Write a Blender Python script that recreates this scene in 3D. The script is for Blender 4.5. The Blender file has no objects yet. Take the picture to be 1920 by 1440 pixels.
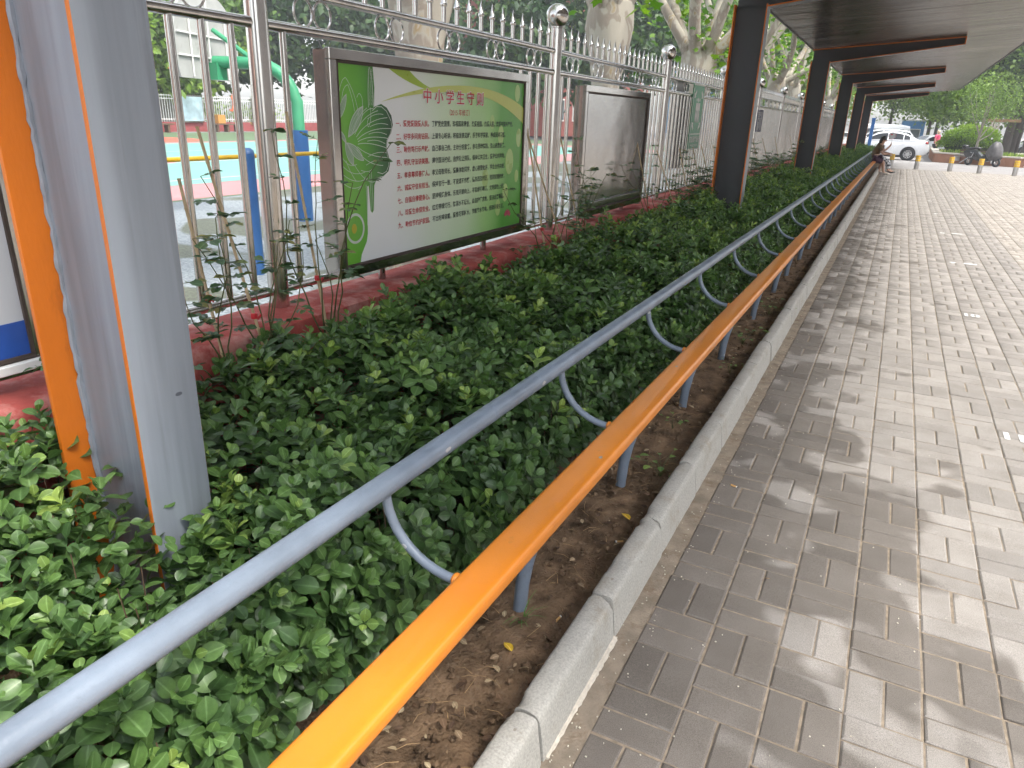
import bpy, bmesh, math, random
import numpy as np
from mathutils import Vector, Matrix, Euler

random.seed(7)
RNG = np.random.default_rng(11)
PI = math.pi
R = math.radians
sc = bpy.context.scene
COL = sc.collection

# ------------------------------------------------------------------ camera
cam_d = bpy.data.cameras.new('camera')
cam = bpy.data.objects.new('camera', cam_d)
COL.objects.link(cam)
cam_d.sensor_fit = 'HORIZONTAL'
cam_d.sensor_width = 36.0
cam_d.lens = 1343.14 / 1920 * 36
cam_d.clip_start = 0.02
cam_d.clip_end = 3000
YAW, PITCH, ROLL = -0.464944, -0.360666, 0.033202
_f = Vector((math.sin(YAW) * math.cos(PITCH), math.cos(YAW) * math.cos(PITCH), math.sin(PITCH)))
_r = Vector((math.cos(YAW), -math.sin(YAW), 0))
_u = _r.cross(_f)
_r2 = _r * math.cos(ROLL) + _u * math.sin(ROLL)
_u2 = -_r * math.sin(ROLL) + _u * math.cos(ROLL)
_m = Matrix((_r2, _u2, -_f)).transposed().to_4x4()
_m.translation = Vector((0.44562, -1.41829, 1.53313))
cam.matrix_world = _m
sc.camera = cam

# ------------------------------------------------------------------ sky, sun, exposure
SUN_EL, SUN_AZ = R(58), R(100)          # azimuth from +Y towards +X
world = bpy.data.worlds.new('World')
sc.world = world
world.use_nodes = True
wn = world.node_tree
for n in list(wn.nodes):
    wn.nodes.remove(n)
wo = wn.nodes.new('ShaderNodeOutputWorld')
wb = wn.nodes.new('ShaderNodeBackground')
sky = wn.nodes.new('ShaderNodeTexSky')
sky.sky_type = 'NISHITA'
sky.sun_disc = False
sky.sun_elevation = SUN_EL
sky.sun_rotation = SUN_AZ
sky.altitude = 0
sky.air_density = 1.0
sky.dust_density = 2.0
sky.ozone_density = 1.0
hs = wn.nodes.new('ShaderNodeHueSaturation')
hs.inputs['Saturation'].default_value = 0.32   # thin even overcast
wn.links.new(sky.outputs[0], hs.inputs['Color'])
wn.links.new(hs.outputs[0], wb.inputs['Color'])
wb.inputs['Strength'].default_value = 0.15
wn.links.new(wb.outputs[0], wo.inputs['Surface'])

sun_d = bpy.data.lights.new('sun', 'SUN')
sun_d.energy = 1.5
sun_d.angle = R(14)
sun_d.color = (1.0, 0.95, 0.87)
sun = bpy.data.objects.new('sun', sun_d)
COL.objects.link(sun)
sdir = Vector((math.sin(SUN_AZ) * math.cos(SUN_EL), math.cos(SUN_AZ) * math.cos(SUN_EL), math.sin(SUN_EL)))
sun.rotation_euler = sdir.to_track_quat('Z', 'Y').to_euler()

sc.view_settings.view_transform = 'Standard'
sc.view_settings.look = 'None'
sc.view_settings.gamma = 1.0
sc.view_settings.exposure = 1.68
try:
    sc.view_settings.use_curve_mapping = False
except Exception:
    pass
sc.render.engine = 'CYCLES'
sc.cycles.max_bounces = 6
sc.cycles.diffuse_bounces = 3
sc.cycles.glossy_bounces = 3
sc.cycles.transmission_bounces = 4
sc.cycles.transparent_max_bounces = 6
sc.cycles.volume_bounces = 0
sc.cycles.use_denoising = True
sc.cycles.use_adaptive_sampling = True
sc.cycles.adaptive_threshold = .03
sc.cycles.adaptive_min_samples = 16
sc.cycles.sample_clamp_indirect = 6.0

# ------------------------------------------------------------------ helpers
class MB:
    """collects simple shapes into one mesh"""
    def __init__(self):
        self.v, self.f, self.mi, self.m = [], [], [], 0
    def add(self, verts, faces):
        o = len(self.v)
        self.v += [tuple(p) for p in verts]
        self.f += [tuple(i + o for i in fc) for fc in faces]
        self.mi += [self.m] * len(faces)
        return self
    def box(self, c, s, rot=None, bev=0.0):
        hx, hy, hz = s[0] / 2, s[1] / 2, s[2] / 2
        if bev > 0:
            b = min(bev, hx * .9, hy * .9, hz * .9)
            vs, fs = [], []
            # chamfered box: 24 verts
            idx = {}
            for sx in (-1, 1):
                for sy in (-1, 1):
                    for sz in (-1, 1):
                        for ax in range(3):
                            p = [sx * hx, sy * hy, sz * hz]
                            q = [sx * (hx - b), sy * (hy - b), sz * (hz - b)]
                            q[ax] = p[ax]
                            idx[(sx, sy, sz, ax)] = len(vs)
                            vs.append(Vector(q))
            for ax in range(3):
                a, c2 = [i for i in range(3) if i != ax]
                for s_ in (-1, 1):
                    ring = []
                    for (p, q) in ((-1, -1), (1, -1), (1, 1), (-1, 1)):
                        k = [0, 0, 0]; k[ax] = s_; k[a] = p; k[c2] = q
                        ring.append(idx[(k[0], k[1], k[2], ax)])
                    fs.append(ring)
            for ax in range(3):       # edges along ax
                a, c2 = [i for i in range(3) if i != ax]
                for p in (-1, 1):
                    for q in (-1, 1):
                        k0 = [0, 0, 0]; k0[ax] = -1; k0[a] = p; k0[c2] = q
                        k1 = list(k0); k1[ax] = 1
                        fs.append([idx[(*k0, a)], idx[(*k1, a)], idx[(*k1, c2)], idx[(*k0, c2)]])
            for sx in (-1, 1):
                for sy in (-1, 1):
                    for sz in (-1, 1):
                        fs.append([idx[(sx, sy, sz, 0)], idx[(sx, sy, sz, 1)], idx[(sx, sy, sz, 2)]])
        else:
            vs = [Vector((x, y, z)) for x in (-hx, hx) for y in (-hy, hy) for z in (-hz, hz)]
            fs = [(0, 1, 3, 2), (4, 6, 7, 5), (0, 4, 5, 1), (2, 3, 7, 6), (0, 2, 6, 4), (1, 5, 7, 3)]
        M = Euler(rot).to_matrix() if rot is not None else None
        c = Vector(c)
        vs = [(M @ p if M else p) + c for p in vs]
        return self.add(vs, fs)
    def tube(self, pts, rad, n=8, caps=True):
        pts = [Vector(p) for p in pts]
        k = len(pts)
        rr = rad if isinstance(rad, (list, tuple)) else [rad] * k
        vs, fs = [], []
        up = None
        for i, p in enumerate(pts):
            t = (pts[min(i + 1, k - 1)] - pts[max(i - 1, 0)]).normalized()
            if up is None:
                up = Vector((0, 0, 1)) if abs(t.z) < .9 else Vector((1, 0, 0))
            s = t.cross(up)
            if s.length < 1e-5:
                s = t.orthogonal()
            s.normalize()
            up = s.cross(t).normalized()
            for j in range(n):
                a = 2 * PI * j / n
                vs.append(p + (s * math.cos(a) + up * math.sin(a)) * rr[i])
        for i in range(k - 1):
            for j in range(n):
                a, b = i * n + j, i * n + (j + 1) % n
                fs.append((a, b, b + n, a + n))
        if caps:
            fs.append(tuple(range(n - 1, -1, -1)))
            fs.append(tuple(range((k - 1) * n, k * n)))
        return self.add(vs, fs)
    def cyl(self, p0, p1, r0, r1=None, n=12, caps=True):
        return self.tube([p0, p1], [r0, r0 if r1 is None else r1], n, caps)
    def lathe(self, prof, n=16, c=(0, 0, 0), axis='z', M=None):
        vs, fs = [], []
        for (r, z) in prof:
            for j in range(n):
                a = 2 * PI * j / n
                p = (r * math.cos(a), r * math.sin(a), z)
                if axis == 'y': p = (p[0], p[2], p[1])
                if axis == 'x': p = (p[2], p[0], p[1])
                p = Vector(p)
                if M is not None: p = M @ p
                vs.append(p + Vector(c))
        for i in range(len(prof) - 1):
            for j in range(n):
                a, b = i * n + j, i * n + (j + 1) % n
                fs.append((a, b, b + n, a + n))
        fs.append(tuple(range(n - 1, -1, -1)))
        k = (len(prof) - 1) * n
        fs.append(tuple(range(k, k + n)))
        return self.add(vs, fs)
    def sphere(self, c, r, n=14, m=9, sc_=(1, 1, 1)):
        prof = [(max(1e-4, math.sin(PI * i / m)), -math.cos(PI * i / m)) for i in range(m + 1)]
        o = len(self.v)
        self.lathe([(a * r, b * r) for a, b in prof], n)
        for i in range(o, len(self.v)):
            p = self.v[i]
            self.v[i] = (p[0] * sc_[0] + c[0], p[1] * sc_[1] + c[1], p[2] * sc_[2] + c[2])
        return self
    def torus(self, c, R_, r, n=20, m=8, axis='x'):
        vs, fs = [], []
        for i in range(n):
            a = 2 * PI * i / n
            for j in range(m):
                b = 2 * PI * j / m
                q = ((R_ + r * math.cos(b)) * math.cos(a), (R_ + r * math.cos(b)) * math.sin(a), r * math.sin(b))
                if axis == 'x': q = (q[2], q[0], q[1])
                if axis == 'y': q = (q[0], q[2], q[1])
                vs.append((q[0] + c[0], q[1] + c[1], q[2] + c[2]))
        for i in range(n):
            for j in range(m):
                fs.append((i * m + j, ((i + 1) % n) * m + j, ((i + 1) % n) * m + (j + 1) % m, i * m + (j + 1) % m))
        return self.add(vs, fs)
    def prism(self, poly, d, axis='x', at=0.0):
        """polygon (2D) extruded along axis from at to at+d; for axis x poly is (y,z), for y (x,z), for z (x,y)"""
        def mk(p, t):
            return {'x': (t, p[0], p[1]), 'y': (p[0], t, p[1]), 'z': (p[0], p[1], t)}[axis]
        n = len(poly)
        vs = [mk(p, at) for p in poly] + [mk(p, at + d) for p in poly]
        fs = [tuple(range(n - 1, -1, -1)), tuple(range(n, 2 * n))]
        fs += [(i, (i + 1) % n, (i + 1) % n + n, i + n) for i in range(n)]
        return self.add(vs, fs)
    def loft(self, rings, caps=True, closed=True):
        n = len(rings[0]); vs = [p for r_ in rings for p in r_]; fs = []
        for i in range(len(rings) - 1):
            for j in range(n if closed else n - 1):
                a, b = i * n + j, i * n + (j + 1) % n
                fs.append((a, b, b + n, a + n))
        if caps:
            fs.append(tuple(range(n - 1, -1, -1)))
            k = (len(rings) - 1) * n
            fs.append(tuple(range(k, k + n)))
        return self.add(vs, fs)
    def sheet(self, x0, x1, y0, y1, z=0.0):
        return self.add([(x0, y0, z), (x1, y0, z), (x1, y1, z), (x0, y1, z)], [(0, 1, 2, 3)])
    def mesh(self, name, mats, smooth=False, autosmooth=None):
        me = bpy.data.meshes.new(name)
        me.from_pydata(self.v, [], self.f)
        for m_ in (mats if isinstance(mats, (list, tuple)) else [mats]):
            me.materials.append(m_)
        if any(self.mi):
            me.polygons.foreach_set('material_index', self.mi)
        bm = bmesh.new(); bm.from_mesh(me)
        bmesh.ops.recalc_face_normals(bm, faces=bm.faces)
        if smooth:
            lim = R(autosmooth or 40)
            for fc in bm.faces: fc.smooth = True
            for e in bm.edges:
                if len(e.link_faces) == 2 and e.calc_face_angle(0) > lim: e.smooth = False
        bm.to_mesh(me); bm.free()
        me.update()
        return me
    def build(self, name, mats, parent=None, smooth=False, loc=None, autosmooth=None):
        return link(name, self.mesh(name, mats, smooth, autosmooth), parent, loc)

def link(name, me, parent=None, loc=None, rot=None, scale=None):
    o = bpy.data.objects.new(name, me)
    COL.objects.link(o)
    if parent is not None: o.parent = parent
    if loc is not None: o.location = loc
    if rot is not None: o.rotation_euler = rot
    if scale is not None: o.scale = scale if isinstance(scale, (tuple, list)) else (scale,) * 3
    return o

def empty(name, loc=(0, 0, 0), rz=0.0, label=None, cat=None, group=None, rx=0.0):
    o = bpy.data.objects.new(name, None)
    COL.objects.link(o)
    o.empty_display_size = .2
    o.location = loc
    o.rotation_euler = (rx, 0, rz)
    tag(o, label, cat, group)
    return o

def tag(o, label=None, cat=None, group=None, kind=None):
    if label: o['label'] = label
    if cat: o['category'] = cat
    if group: o['group'] = group
    if kind: o['kind'] = kind
    return o

def fast_mesh(name, V, faces_flat, starts, mats, attr=None, smooth=False):
    me = bpy.data.meshes.new(name)
    me.vertices.add(len(V))
    me.vertices.foreach_set('co', np.asarray(V, dtype=np.float32).ravel())
    me.loops.add(len(faces_flat))
    me.loops.foreach_set('vertex_index', np.asarray(faces_flat, dtype=np.int32))
    me.polygons.add(len(starts))
    me.polygons.foreach_set('loop_start', np.asarray(starts, dtype=np.int32))
    if smooth:
        me.polygons.foreach_set('use_smooth', np.ones(len(starts), dtype=bool))
    for m_ in (mats if isinstance(mats, (list, tuple)) else [mats]):
        me.materials.append(m_)
    me.update(calc_edges=True)
    me.validate()
    if attr is not None:
        for k, a in attr.items():
            at = me.attributes.new(k, 'FLOAT', 'POINT')
            at.data.foreach_set('value', np.asarray(a, dtype=np.float32))
    return me

def cloud(name, P, D, N, L, tmpl, mat, parent=None, tint=None, W=None, smooth=True):
    """many copies of a small leaf template: P base, D along leaf, N leaf normal, L length"""
    tv, tf = tmpl
    tv = np.asarray(tv, float)
    n, k = len(P), len(tv)
    D = D / np.linalg.norm(D, axis=1, keepdims=True)
    S = np.cross(D, N); S /= (np.linalg.norm(S, axis=1, keepdims=True) + 1e-9)
    N = np.cross(S, D)
    W = np.ones(n) if W is None else W
    V = (P[:, None, :] + L[:, None, None] * (tv[None, :, 0:1] * S[:, None, :] * W[:, None, None]
         + tv[None, :, 1:2] * D[:, None, :] + tv[None, :, 2:3] * N[:, None, :])).reshape(-1, 3)
    flat = np.concatenate([np.array(f) for f in tf])
    lens = np.array([len(f) for f in tf])
    offs = np.concatenate([[0], np.cumsum(lens)[:-1]])
    FL = (flat[None, :] + (np.arange(n) * k)[:, None]).ravel()
    ST = (offs[None, :] + (np.arange(n) * len(flat))[:, None]).ravel()
    tint = RNG.random(n) if tint is None else tint
    at_ = {'tint': np.repeat(tint, k)}
    if k % 3 == 0 and len(tf) > 3: at_['rib'] = np.tile((np.arange(k) % 3 == 1).astype(float), n)
    me = fast_mesh(name, V, FL, ST, mat, at_, smooth)
    return link(name, me, parent)

def strip_leaf(rows, fold=.12, curve=.1):
    """leaf with midrib: rows of (t, halfwidth)"""
    v, f = [], []
    for (t, w) in rows:
        z = -curve * t * t
        v += [(-w, t, z + fold * w), (0, t, z), (w, t, z + fold * w)]
    for i in range(len(rows) - 1):
        a = i * 3
        f += [(a, a + 1, a + 4, a + 3), (a + 1, a + 2, a + 5, a + 4)]
    return v, f
LEAF_NEAR = strip_leaf([(0, .012), (.10, .035), (.26, .19), (.46, .315), (.66, .335), (.84, .255), (.95, .13), (1, .02)], .30, .18)
LEAF_MID = strip_leaf([(0, .02), (.40, .28), (.76, .27), (1, .03)], .32, .15)
LEAF_FAR = ([(-.02, 0, 0), (-.28, .6, .07), (0, 1, -.05), (.28, .6, .07)], [(0, 1, 2, 3)])
LEAF_OVAL = ([(0, 0, 0), (-.33, .4, .05), (0, .5, -.02), (.33, .4, .05), (0, 1, -.08)], [(0, 1, 2), (0, 2, 3), (1, 4, 2), (2, 4, 3)])
def _plane_leaf():
    a = [(0, 0), (.22, .12), (.5, .1), (.42, .3), (.58, .55), (.3, .58), (.2, .72), (0, 1)]
    p = a + [(-x, y) for x, y in reversed(a[1:-1])]
    v = [(x, y, -.12 * abs(x) - .1 * y * y) for x, y in p]
    return v, [tuple(range(len(p)))]
LEAF_PLANE = _plane_leaf()

# ------------------------------------------------------------------ materials
MATS = {}
def nodes(name):
    m = bpy.data.materials.new(name)
    m.use_nodes = True
    nt = m.node_tree
    b = nt.nodes['Principled BSDF']
    MATS[name] = m
    return m, nt, b
def N_(nt, typ, **kw):
    n = nt.nodes.new(typ)
    for k, v in kw.items():
        if k.startswith('i_'):
            key = k[2:]
            n.inputs[int(key) if key.isdigit() else key].default_value = v
        else:
            setattr(n, k, v)
    return n
def rgba(c): return (c[0], c[1], c[2], 1.0)
def ramp(nt, stops, interp='LINEAR'):
    r = nt.nodes.new('ShaderNodeValToRGB')
    r.color_ramp.interpolation = interp
    e = r.color_ramp.elements
    while len(e) < len(stops): e.new(.5)
    for i, (p, c) in enumerate(stops):
        e[i].position = p
        e[i].color = rgba(c) if len(c) == 3 else c
    return r
def pos_vec(nt, scale=(1, 1, 1), world_=True):
    g = nt.nodes.new('ShaderNodeNewGeometry') if world_ else nt.nodes.new('ShaderNodeTexCoord')
    mp = nt.nodes.new('ShaderNodeMapping')
    mp.inputs['Scale'].default_value = scale
    nt.links.new(g.outputs['Position' if world_ else 'Object'], mp.inputs['Vector'])
    return mp.outputs[0]
def pmat(name, col, rough=.6, metal=0.0, var=.12, vscale=6.0, bump=0.0, bscale=60.0, spec=.5, stretch=(1, 1, 1),
         rvar=.1, dirt=None, world_=True, coat=0.0, chips=None):
    """general painted / plain material with colour variation, grain and fine relief"""
    m, nt, b = nodes(name)
    vec = pos_vec(nt, stretch, world_)
    n1 = N_(nt, 'ShaderNodeTexNoise', i_Scale=vscale, i_Detail=5.0)
    nt.links.new(vec, n1.inputs['Vector'])
    lo = tuple(max(0, c * (1 - var)) for c in col); hi = tuple(min(1, c * (1 + var)) for c in col)
    rp = ramp(nt, [(.3, lo), (.7, hi)])
    nt.links.new(n1.outputs['Fac'], rp.inputs['Fac'])
    out = rp.outputs[0]
    if dirt:
        n2 = N_(nt, 'ShaderNodeTexNoise', i_Scale=dirt[1], i_Detail=8.0, i_Roughness=.7)
        nt.links.new(vec, n2.inputs['Vector'])
        mr = N_(nt, 'ShaderNodeMapRange'); mr.inputs[1].default_value = dirt[2]; mr.inputs[2].default_value = dirt[3]
        nt.links.new(n2.outputs['Fac'], mr.inputs[0])
        mx = N_(nt, 'ShaderNodeMix', data_type='RGBA')
        nt.links.new(mr.outputs[0], mx.inputs[0]); nt.links.new(out, mx.inputs[6])
        mx.inputs[7].default_value = rgba(dirt[0])
        out = mx.outputs[2]
    if chips:        # small chipped spots: (colour, scale, size)
        vv = N_(nt, 'ShaderNodeTexVoronoi', i_Scale=chips[1]); v2 = pos_vec(nt, (1, .55, 1), world_)
        nt.links.new(v2, vv.inputs['Vector'])
        nn = N_(nt, 'ShaderNodeTexNoise', i_Scale=chips[1] * 5); nt.links.new(v2, nn.inputs['Vector'])
        a1 = N_(nt, 'ShaderNodeMath', operation='MULTIPLY_ADD'); nt.links.new(nn.outputs['Fac'], a1.inputs[0]); a1.inputs[1].default_value = .10; nt.links.new(vv.outputs['Distance'], a1.inputs[2])
        ml = N_(nt, 'ShaderNodeMath', operation='LESS_THAN'); nt.links.new(a1.outputs[0], ml.inputs[0]); ml.inputs[1].default_value = chips[2] + .05
        mx2 = N_(nt, 'ShaderNodeMix', data_type='RGBA'); nt.links.new(ml.outputs[0], mx2.inputs[0]); nt.links.new(out, mx2.inputs[6]); mx2.inputs[7].default_value = rgba(chips[0])
        out = mx2.outputs[2]
    nt.links.new(out, b.inputs['Base Color'])
    rr = N_(nt, 'ShaderNodeMapRange'); rr.inputs[3].default_value = max(.02, rough - rvar); rr.inputs[4].default_value = min(1, rough + rvar)
    nt.links.new(n1.outputs['Fac'], rr.inputs[0]); nt.links.new(rr.outputs[0], b.inputs['Roughness'])
    b.inputs['Metallic'].default_value = metal
    b.inputs['Specular IOR Level'].default_value = spec
    if coat:
        b.inputs['Coat Weight'].default_value = coat; b.inputs['Coat Roughness'].default_value = .08
    if bump > 0:
        n3 = N_(nt, 'ShaderNodeTexNoise', i_Scale=bscale, i_Detail=4.0)
        nt.links.new(vec, n3.inputs['Vector'])
        bp = N_(nt, 'ShaderNodeBump', i_Strength=bump, i_Distance=.01)
        nt.links.new(n3.outputs['Fac'], bp.inputs['Height']); nt.links.new(bp.outputs[0], b.inputs['Normal'])
    return m
def leafmat(name, dark, mid, light, rough=.4, trans=.25, spec=.45):
    m, nt, b = nodes(name)
    at = N_(nt, 'ShaderNodeAttribute', attribute_name='tint')
    rp = ramp(nt, [(0, dark), (.55, mid), (1, light)])
    nt.links.new(at.outputs['Fac'], rp.inputs['Fac'])
    vec = pos_vec(nt)
    n1 = N_(nt, 'ShaderNodeTexNoise', i_Scale=90.0, i_Detail=3.0)
    nt.links.new(vec, n1.inputs['Vector'])
    mx = N_(nt, 'ShaderNodeMix', data_type='RGBA', blend_type='MULTIPLY'); mx.inputs[0].default_value = .5
    r2 = ramp(nt, [(.3, (.6, .6, .6)), (.7, (1.2, 1.2, 1.15))])
    nt.links.new(n1.outputs['Fac'], r2.inputs['Fac'])
    nt.links.new(rp.outputs[0], mx.inputs[6]); nt.links.new(r2.outputs[0], mx.inputs[7])
    rb = N_(nt, 'ShaderNodeAttribute', attribute_name='rib')
    rm = N_(nt, 'ShaderNodeMapRange'); rm.inputs[1].default_value = .86; rm.inputs[2].default_value = .97; rm.inputs[4].default_value = .65
    nt.links.new(rb.outputs['Fac'], rm.inputs[0])
    mr_ = N_(nt, 'ShaderNodeMix', data_type='RGBA'); nt.links.new(rm.outputs[0], mr_.inputs[0]); nt.links.new(mx.outputs[2], mr_.inputs[6])
    lt = N_(nt, 'ShaderNodeHueSaturation'); lt.inputs['Value'].default_value = 2.1; lt.inputs['Saturation'].default_value = .85
    nt.links.new(mx.outputs[2], lt.inputs['Color']); nt.links.new(lt.outputs[0], mr_.inputs[7])
    nt.links.new(mr_.outputs[2], b.inputs['Base Color'])
    b.inputs['Roughness'].default_value = rough
    b.inputs['Specular IOR Level'].default_value = spec
    if trans > 0:
        t = N_(nt, 'ShaderNodeBsdfTranslucent')
        hv = N_(nt, 'ShaderNodeHueSaturation'); hv.inputs['Saturation'].default_value = 1.15; hv.inputs['Value'].default_value = 1.5
        nt.links.new(mx.outputs[2], hv.inputs['Color']); nt.links.new(hv.outputs[0], t.inputs['Color'])
        ms = N_(nt, 'ShaderNodeMixShader'); ms.inputs[0].default_value = trans
        out = [n for n in nt.nodes if n.type == 'OUTPUT_MATERIAL'][0]
        nt.links.new(b.outputs[0], ms.inputs[1]); nt.links.new(t.outputs[0], ms.inputs[2])
        nt.links.new(ms.outputs[0], out.inputs['Surface'])
    return m

m_orange = pmat('orange_paint', (.72, .228, .018), .36, var=.10, vscale=2.5, bump=.05, bscale=160, coat=.2, dirt=((.42, .16, .03), 14, .62, .80), chips=((.36, .33, .30), 11, .07))
m_orange2 = pmat('column_orange_shaded', (.56, .145, .010), .42, var=.12, vscale=5, bump=.08, bscale=120, stretch=(1, 1, .3), dirt=((.30, .08, .01), 9, .62, .8), chips=((.30, .28, .27), 9, .04))  # orange kept dark and reddish, flange shade painted into the colour
m_greyp = pmat('grey_blue_paint', (.222, .248, .285), .40, var=.24, vscale=15, bump=.10, bscale=26, stretch=(1, 1, .05), dirt=((.13, .14, .155), 9, .55, .78), chips=((.07, .08, .1), 5, .03))
m_rail = pmat('rail_grey_paint', (.19, .23, .285), .36, var=.16, vscale=7, bump=.06, bscale=120, dirt=((.13, .145, .17), 12, .60, .76), chips=((.45, .46, .47), 9, .07))
m_char = pmat('charcoal_grey', (.045, .046, .05), .45, var=.1, vscale=3, bump=.03)
m_steel = pmat('stainless_steel', (.62, .60, .575), .2, 1.0, var=.1, vscale=12, stretch=(1, 1, .3), rvar=.08, dirt=((.35, .32, .3), 8, .62, .85))
m_steel2 = pmat('stainless_dull', (.46, .44, .42), .17, 1.0, var=.12, vscale=5, rvar=.07, bump=.12, bscale=5, dirt=((.2, .18, .17), 6, .62, .85))
m_ink_red = pmat('red_print', (.55, .035, .05), .5, var=.05)
m_ink_dark = pmat('dark_print', (.03, .05, .045), .5, var=.05)
m_white = pmat('white_paint', (.78, .78, .76), .5, var=.05)
m_black = pmat('black_rubber', (.02, .02, .022), .6, var=.2)
m_soil = pmat('soil', (.175, .115, .07), .95, var=.55, vscale=11, bump=1.0, bscale=95, dirt=((.27, .20, .135), 40, .56, .75), spec=.15)
m_kerb = pmat('kerb_concrete', (.43, .415, .375), .9, var=.2, vscale=160, bump=.35, bscale=420, dirt=((.31, .265, .20), 6, .52, .80), spec=.25, chips=((.30, .27, .23), 16, .06))
m_mortar = pmat('mortar', (.26, .215, .165), .95, var=.25, vscale=14, bump=.5, bscale=140, dirt=((.17, .12, .08), 10, .5, .7), spec=.2)
m_sand = pmat('joint_sand', (.27, .22, .165), .95, var=.3, vscale=30, bump=.5, bscale=300, spec=.2)
m_redwall = pmat('red_wall_paint', (.37, .075, .062), .85, var=.22, vscale=7, bump=.4, bscale=50, dirt=((.55, .30, .26), 6, .48, .70), spec=.3)
m_bamboo = pmat('bamboo', (.48, .36, .21), .6, var=.2, vscale=20)
m_stem = pmat('green_stem', (.09, .10, .03), .6, var=.3)
m_twig = pmat('twig_brown', (.12, .075, .045), .85, var=.3)
m_redtape = pmat('red_tape', (.62, .03, .04), .45)
m_straw = pmat('dry_leaf', (.33, .21, .10), .8, var=.35, vscale=30)

def paver_mat(name, base, wet):
    m, nt, b = nodes(name)
    L = nt.links.new
    g = N_(nt, 'ShaderNodeNewGeometry')
    at = N_(nt, 'ShaderNodeAttribute', attribute_name='tint')
    oi = N_(nt, 'ShaderNodeObjectInfo')
    ad = N_(nt, 'ShaderNodeMath', operation='ADD'); L(at.outputs['Fac'], ad.inputs[0]); L(oi.outputs['Random'], ad.inputs[1])
    fr = N_(nt, 'ShaderNodeMath', operation='FRACT'); L(ad.outputs[0], fr.inputs[0])
    rp = ramp(nt, [(0, tuple(c * .84 for c in base)), (.5, base), (1, tuple(c * 1.12 for c in base))])
    L(fr.outputs[0], rp.inputs['Fac'])
    # fine aggregate speckle
    n0 = N_(nt, 'ShaderNodeTexNoise', i_Scale=420.0, i_Detail=2.0); L(g.outputs['Position'], n0.inputs['Vector'])
    r0 = ramp(nt, [(.3, (.68, .68, .68)), (.7, (1.22, 1.22, 1.22))]); L(n0.outputs['Fac'], r0.inputs['Fac'])
    n1 = N_(nt, 'ShaderNodeTexNoise', i_Scale=7.0, i_Detail=6.0); L(g.outputs['Position'], n1.inputs['Vector'])
    r1 = ramp(nt, [(.3, (.88, .87, .85)), (.7, (1.1, 1.1, 1.1))]); L(n1.outputs['Fac'], r1.inputs['Fac'])
    m1 = N_(nt, 'ShaderNodeMix', data_type='RGBA', blend_type='MULTIPLY'); m1.inputs[0].default_value = 1
    L(rp.outputs[0], m1.inputs[6]); L(r0.outputs[0], m1.inputs[7])
    m2 = N_(nt, 'ShaderNodeMix', data_type='RGBA', blend_type='MULTIPLY'); m2.inputs[0].default_value = 1
    L(m1.outputs[2], m2.inputs[6]); L(r1.outputs[0], m2.inputs[7])
    col = m2.outputs[2]
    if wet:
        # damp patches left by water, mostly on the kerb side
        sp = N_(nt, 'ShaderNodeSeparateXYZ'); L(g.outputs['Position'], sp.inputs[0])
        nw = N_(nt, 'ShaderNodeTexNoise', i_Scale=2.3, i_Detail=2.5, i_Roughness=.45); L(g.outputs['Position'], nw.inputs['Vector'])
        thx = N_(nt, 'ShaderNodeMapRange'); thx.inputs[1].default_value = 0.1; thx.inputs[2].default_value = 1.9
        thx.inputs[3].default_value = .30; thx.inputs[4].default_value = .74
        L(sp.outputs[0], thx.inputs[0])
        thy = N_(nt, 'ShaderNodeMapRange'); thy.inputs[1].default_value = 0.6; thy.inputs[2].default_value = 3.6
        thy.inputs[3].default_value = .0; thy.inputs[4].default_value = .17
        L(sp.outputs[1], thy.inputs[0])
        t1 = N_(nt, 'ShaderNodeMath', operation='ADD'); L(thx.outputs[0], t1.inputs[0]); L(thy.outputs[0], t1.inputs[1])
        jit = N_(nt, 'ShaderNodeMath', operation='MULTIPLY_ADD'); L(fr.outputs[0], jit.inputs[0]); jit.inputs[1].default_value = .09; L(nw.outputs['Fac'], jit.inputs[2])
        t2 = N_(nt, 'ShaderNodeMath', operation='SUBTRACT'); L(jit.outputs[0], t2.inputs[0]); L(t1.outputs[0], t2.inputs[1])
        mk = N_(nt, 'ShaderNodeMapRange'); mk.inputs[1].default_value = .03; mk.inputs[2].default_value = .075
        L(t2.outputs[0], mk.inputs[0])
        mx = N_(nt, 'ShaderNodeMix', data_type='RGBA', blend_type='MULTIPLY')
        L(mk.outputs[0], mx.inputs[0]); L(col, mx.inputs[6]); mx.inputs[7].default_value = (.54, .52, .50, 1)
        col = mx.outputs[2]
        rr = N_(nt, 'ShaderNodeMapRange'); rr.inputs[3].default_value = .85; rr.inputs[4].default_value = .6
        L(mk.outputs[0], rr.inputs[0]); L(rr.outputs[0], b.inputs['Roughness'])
    else:
        b.inputs['Roughness'].default_value = .85
    L(col, b.inputs['Base Color'])
    b.inputs['Specular IOR Level'].default_value = .3
    bp = N_(nt, 'ShaderNodeBump', i_Strength=.25, i_Distance=.004); L(n0.outputs['Fac'], bp.inputs['Height']); L(bp.outputs[0], b.inputs['Normal'])
    return m
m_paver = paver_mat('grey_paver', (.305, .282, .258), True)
m_paver2 = paver_mat('beige_paver', (.37, .335, .295), False)

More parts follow.
